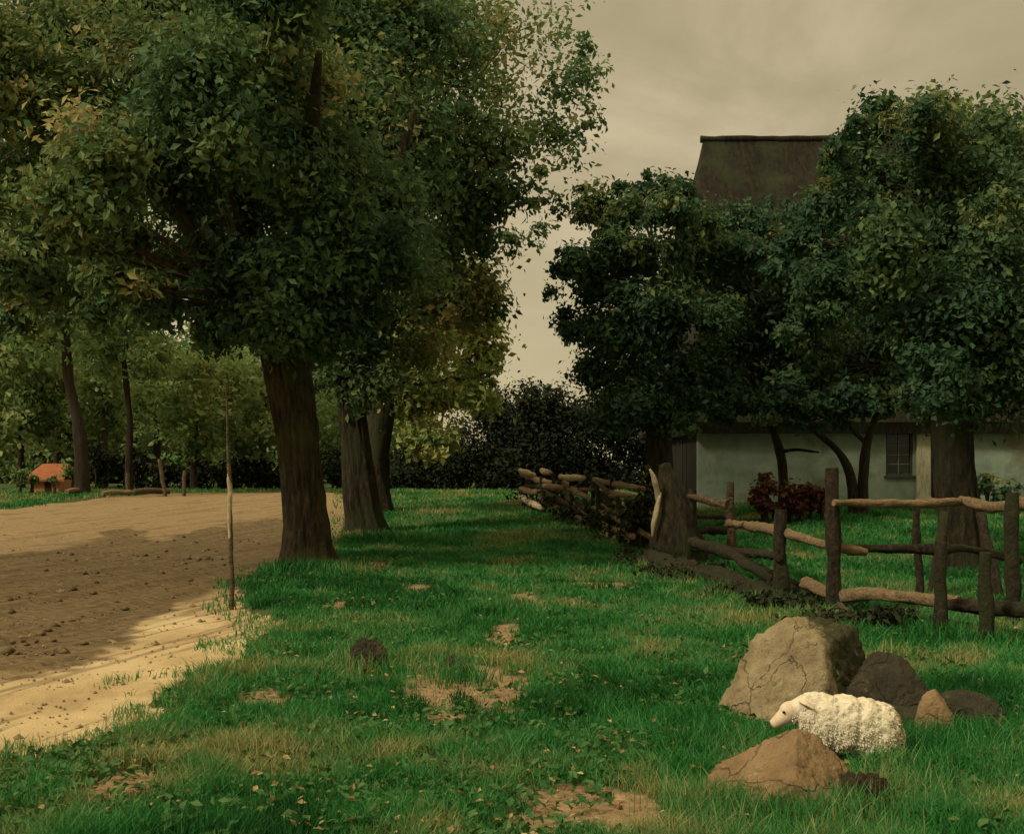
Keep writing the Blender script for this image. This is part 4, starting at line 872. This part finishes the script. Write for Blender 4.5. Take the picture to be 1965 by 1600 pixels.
root = empty('lamb', (lx, ly, lz), 'white woolly lamb standing between the boulders with its head lowered to the left', 'lamb')
def LP(px, py, dy=0.): return W(px, py, ly+dy)
mb = MB()
dpx = ly/F
def tubes(mbx, pts, rad, seg=16): mbx.tube(pts, rad, seg, 0, 1, step=.012)
# trunk of the body as overlapping volumes along the spine
for (a, b_, rx_, rz_, ry_) in ((1560, 1372, 34, 38, .085), (1585, 1382, 46, 48, .11), (1620, 1388, 52, 53, .125), (1655, 1394, 50, 54, .13), (1685, 1402, 42, 54, .125), (1700, 1412, 28, 48, .105)):
    ell(mb, LP(a, b_), (rx_*dpx, ry_, rz_*dpx))
tubes(mb, [LP(1575, 1358), LP(1548, 1352), LP(1528, 1358)], [.075, .062, .05])      # neck
ell(mb, LP(1518, 1363), (.064, .054, .054))                                         # skull
tubes(mb, [LP(1520, 1364), LP(1500, 1378), LP(1482, 1391)], [.052, .041, .027])       # muzzle
for (a, dy, f0) in ((1575, -.06, 0), (1588, .06, 4)):                                  # front legs
    tubes(mb, [LP(a, 1415, dy), LP(a-2, 1440, dy), LP(a+1, 1462, dy), LP(a-2, 1484+f0-4, dy)], [.036, .022, .016, .018], 10)
for (a, dy, f0) in ((1672, -.065, 4), (1690, .06, 0)):                                 # hind legs with thigh and hock
    tubes(mb, [LP(a, 1420, dy), LP(a-10, 1446, dy), LP(a+6, 1462, dy), LP(a+1, 1484+f0-4, dy)], [.055, .034, .018, .018], 10)
def wool(co):
    # wool curls on the body, smooth on face and lower legs
    px = co[:, 0]/co[:, 1]*F+CX; pz = HY-(co[:, 2]-CAMH)*F/co[:, 1]
    body = sstep(1525, 1545, px)*(1-sstep(1448, 1460, pz))
    n = fbm(co[:, 0]*26, co[:, 1]*26, co[:, 2]*26, 3); r = np.abs(fbm(co[:, 0]*60, co[:, 1]*60, co[:, 2]*60, 2)-.5)
    return body*((n-.5)*.026-r*.014+.008)
me = remeshed('lamb_body', mb, .0065, 5, wool)
o = part('body', me, M['wool'], root)
me.materials.append(M['face']); me.materials.append(M['hoof'])
cen = np.zeros(len(me.polygons)*3); me.polygons.foreach_get('center', cen); cen = cen.reshape(-1, 3)+np.array(root.location)
px = cen[:, 0]/cen[:, 1]*F+CX; pz = HY-(cen[:, 2]-CAMH)*F/cen[:, 1]
nn = (vnoise(cen[:, 0]*40, cen[:, 1]*40, cen[:, 2]*40)-.5)*14
mi = np.where((px+nn < 1519), 1, np.where(pz+nn > 1458, 2, 0)); me.polygons.foreach_set('material_index', mi.astype(np.int32))
# wool locks: short tapered tufts that follow the fleece
rgw = np.random.default_rng(8); vi = rgw.choice(np.where(mi == 0)[0], 9000)
nr = np.zeros(len(me.polygons)*3); me.polygons.foreach_get('normal', nr); nr = nr.reshape(-1, 3)[vi]; pc = cen[vi]-nr*.004
tdir = nr*.22+np.array([.35, 0, -.8])+rgw.normal(size=(len(vi), 3))*.22; tdir /= np.linalg.norm(tdir, axis=1)[:, None]
sd = np.cross(nr, tdir); sd /= np.linalg.norm(sd, axis=1)[:, None]+1e-6
L_ = (.010+.010*rgw.random((len(vi), 1))); w_ = .0035
V = np.stack([pc-sd*w_, pc+sd*w_, pc+tdir*L_+nr*.004, pc+tdir*L_*.6-sd*w_*1.1+nr*.007], 1).reshape(-1, 3)
part('fleece', mesh_np('fleece', V, np.arange(len(V)).reshape(-1, 4), None, True), M['wool'], root)
for s_ in (-1, 1):
    mb = MB(); ea = LP(1534, 1345, s_*.045); mb.tube([ea, ea+Vector((.03, s_*.03, -.004)), ea+Vector((.065, s_*.055, -.03))], [.014, .026, .008], 10, .05, 1, step=.008, flat=.4); part('ear', mb.mesh('ear'), M['face'], root)
    mb = MB(); ell(mb, LP(1504, 1366, s_*.0445), (.0085, .006, .0075)); part('eye', mb.mesh('eye'), M['eye'], root)
mb = MB(); mb.tube([LP(1722, 1392), LP(1732, 1412), LP(1733, 1440)], [.02, .022, .012], 10, .2, 2, step=.01); part('tail', mb.mesh('tail'), M['wool'], root)

# tufts of taller grass round stones, posts and trunks
tx = []; ty = []
for (px, py, sp, n) in [(1380, 1440, 40, 500), (1350, 1560, 40, 600), (1460, 1575, 70, 700), (1600, 1575, 50, 500), (1730, 1540, 60, 900), (1760, 1440, 50, 700), (1900, 1430, 60, 700), (1710, 1490, 30, 500), (640, 1098, 40, 500), (560, 1096, 40, 500), (730, 1038, 40, 400), (1250, 1100, 50, 500), (1500, 1165, 30, 300), (1600, 1190, 30, 300), (1400, 1135, 60, 500), (1520, 1200, 60, 500), (1330, 1450, 40, 400), (700, 1285, 50, 500), (1900, 1245, 50, 400), (1800, 1225, 30, 300), (60, 1440, 50, 500), (440, 1300, 60, 400), (1860, 1500, 70, 700), (1300, 1118, 30, 500), (1380, 1142, 30, 500), (1460, 1168, 30, 450), (1550, 1200, 30, 450), (1640, 1230, 30, 400), (1600, 1250, 60, 500), (1560, 1590, 90, 600), (870, 1306, 40, 300)]:
    gx, gy, gz_ = G(px, py); s_ = sp/F*gy; tx.append(gx+RNG.normal(0, s_, n)); ty.append(gy+RNG.normal(0, s_*.9, n))
tx = np.concatenate(tx); ty = np.concatenate(ty); k = road_mask(tx, ty) < .5; tx, ty = tx[k], ty[k]
h = (.07+.10*RNG.random(len(tx)))*(1+.03*ty)
link('tall_grass', grass_mesh('tall_grass', tx, ty, h, np.maximum(.006, .0011*ty), np.clip(grass_tint(tx, ty)+RNG.normal(0, .2, len(tx)), 0, 1), .8), M['grass'], label='taller grass tufts round the stones, posts and trunks', cat='grass', kind='stuff')

# ------------------------------------------------------------------ light, sky, camera
SUN_EL, SUN_AZ = 42, -70      # degrees; azimuth from +Y towards +X
w = bpy.data.worlds.new('World'); scene.world = w; w.use_nodes = True
nt = w.node_tree; nt.nodes.clear()
out = nt.nodes.new('ShaderNodeOutputWorld'); bg = nt.nodes.new('ShaderNodeBackground'); nt.links.new(bg.outputs[0], out.inputs[0]); bg.inputs[1].default_value = .1
sky = nt.nodes.new('ShaderNodeTexSky'); sky.sky_type = 'NISHITA'; sky.sun_disc = False; sky.sun_elevation = math.radians(SUN_EL); sky.sun_rotation = math.radians(SUN_AZ)
tc = nt.nodes.new('ShaderNodeTexCoord'); mp = nt.nodes.new('ShaderNodeMapping'); mp.inputs['Scale'].default_value = (1, 1, 2.4); nt.links.new(tc.outputs['Generated'], mp.inputs[0])
nz = nt.nodes.new('ShaderNodeTexNoise'); nz.inputs['Scale'].default_value = 2.6; nz.inputs['Detail'].default_value = 7; nz.inputs['Roughness'].default_value = .55; nz.inputs['Distortion'].default_value = .8
nt.links.new(mp.outputs[0], nz.inputs['Vector'])
cloud = ramp(nt, nz.outputs['Fac'], [(.28, (.35, .285, .145)), (.5, (.47, .385, .215)), (.70, (.64, .525, .32))])
sc_ = nt.nodes.new('ShaderNodeVectorMath'); sc_.operation = 'SCALE'; sc_.inputs[3].default_value = 10.0; nt.links.new(cloud, sc_.inputs[0])
# an overcast sky is brightest overhead, well above the picture
sx = nt.nodes.new('ShaderNodeSeparateXYZ'); nt.links.new(tc.outputs['Generated'], sx.inputs[0])
mr = nt.nodes.new('ShaderNodeMapRange'); mr.interpolation_type = 'SMOOTHSTEP'; nt.links.new(sx.outputs[2], mr.inputs[0])
for q, v in ((1, .42), (2, .95), (3, 1.0), (4, 3.2)): mr.inputs[q].default_value = v
m2 = nt.nodes.new('ShaderNodeMapRange'); nt.links.new(sx.outputs[2], m2.inputs[0])
for q, v in ((1, .0), (2, .34), (3, 1.26), (4, .98)): m2.inputs[q].default_value = v
mm = nt.nodes.new('ShaderNodeMath'); mm.operation = 'MULTIPLY'; nt.links.new(mr.outputs[0], mm.inputs[0]); nt.links.new(m2.outputs[0], mm.inputs[1])
s2 = nt.nodes.new('ShaderNodeVectorMath'); s2.operation = 'SCALE'; nt.links.new(sc_.outputs[0], s2.inputs[0]); nt.links.new(mm.outputs[0], s2.inputs[3])
nt.links.new(mix(nt, .93, sky.outputs[0], s2.outputs[0]), bg.inputs[0])
ld = bpy.data.lights.new('sun', 'SUN'); ld.energy = 3.0; ld.angle = math.radians(10); ld.color = (1, .90, .70)
lo = bpy.data.objects.new('sun', ld); COL.objects.link(lo)
az = math.radians(-124); el = math.radians(SUN_EL)
sd_ = Vector((math.sin(az)*math.cos(el), math.cos(az)*math.cos(el), math.sin(el)))
sky.sun_rotation = az
lo.rotation_euler = sd_.to_track_quat('Z', 'Y').to_euler(); lo.location = (-20, -5, 30)
cd = bpy.data.cameras.new('camera'); cam = bpy.data.objects.new('camera', cd); COL.objects.link(cam)
cam.location = (0, 0, CAMH); cam.rotation_euler = (math.radians(90), 0, 0)
cd.sensor_width = 36; cd.lens = 36*F/1965; cd.shift_y = (HY-800)/1965; cd.clip_end = 2000; cd.clip_start = .1
scene.camera = cam
vs = scene.view_settings; vs.view_transform = 'Standard'; vs.look = 'None'; vs.gamma = 1; vs.exposure = 0; vs.use_curve_mapping = False
scene.cycles.max_bounces = 6
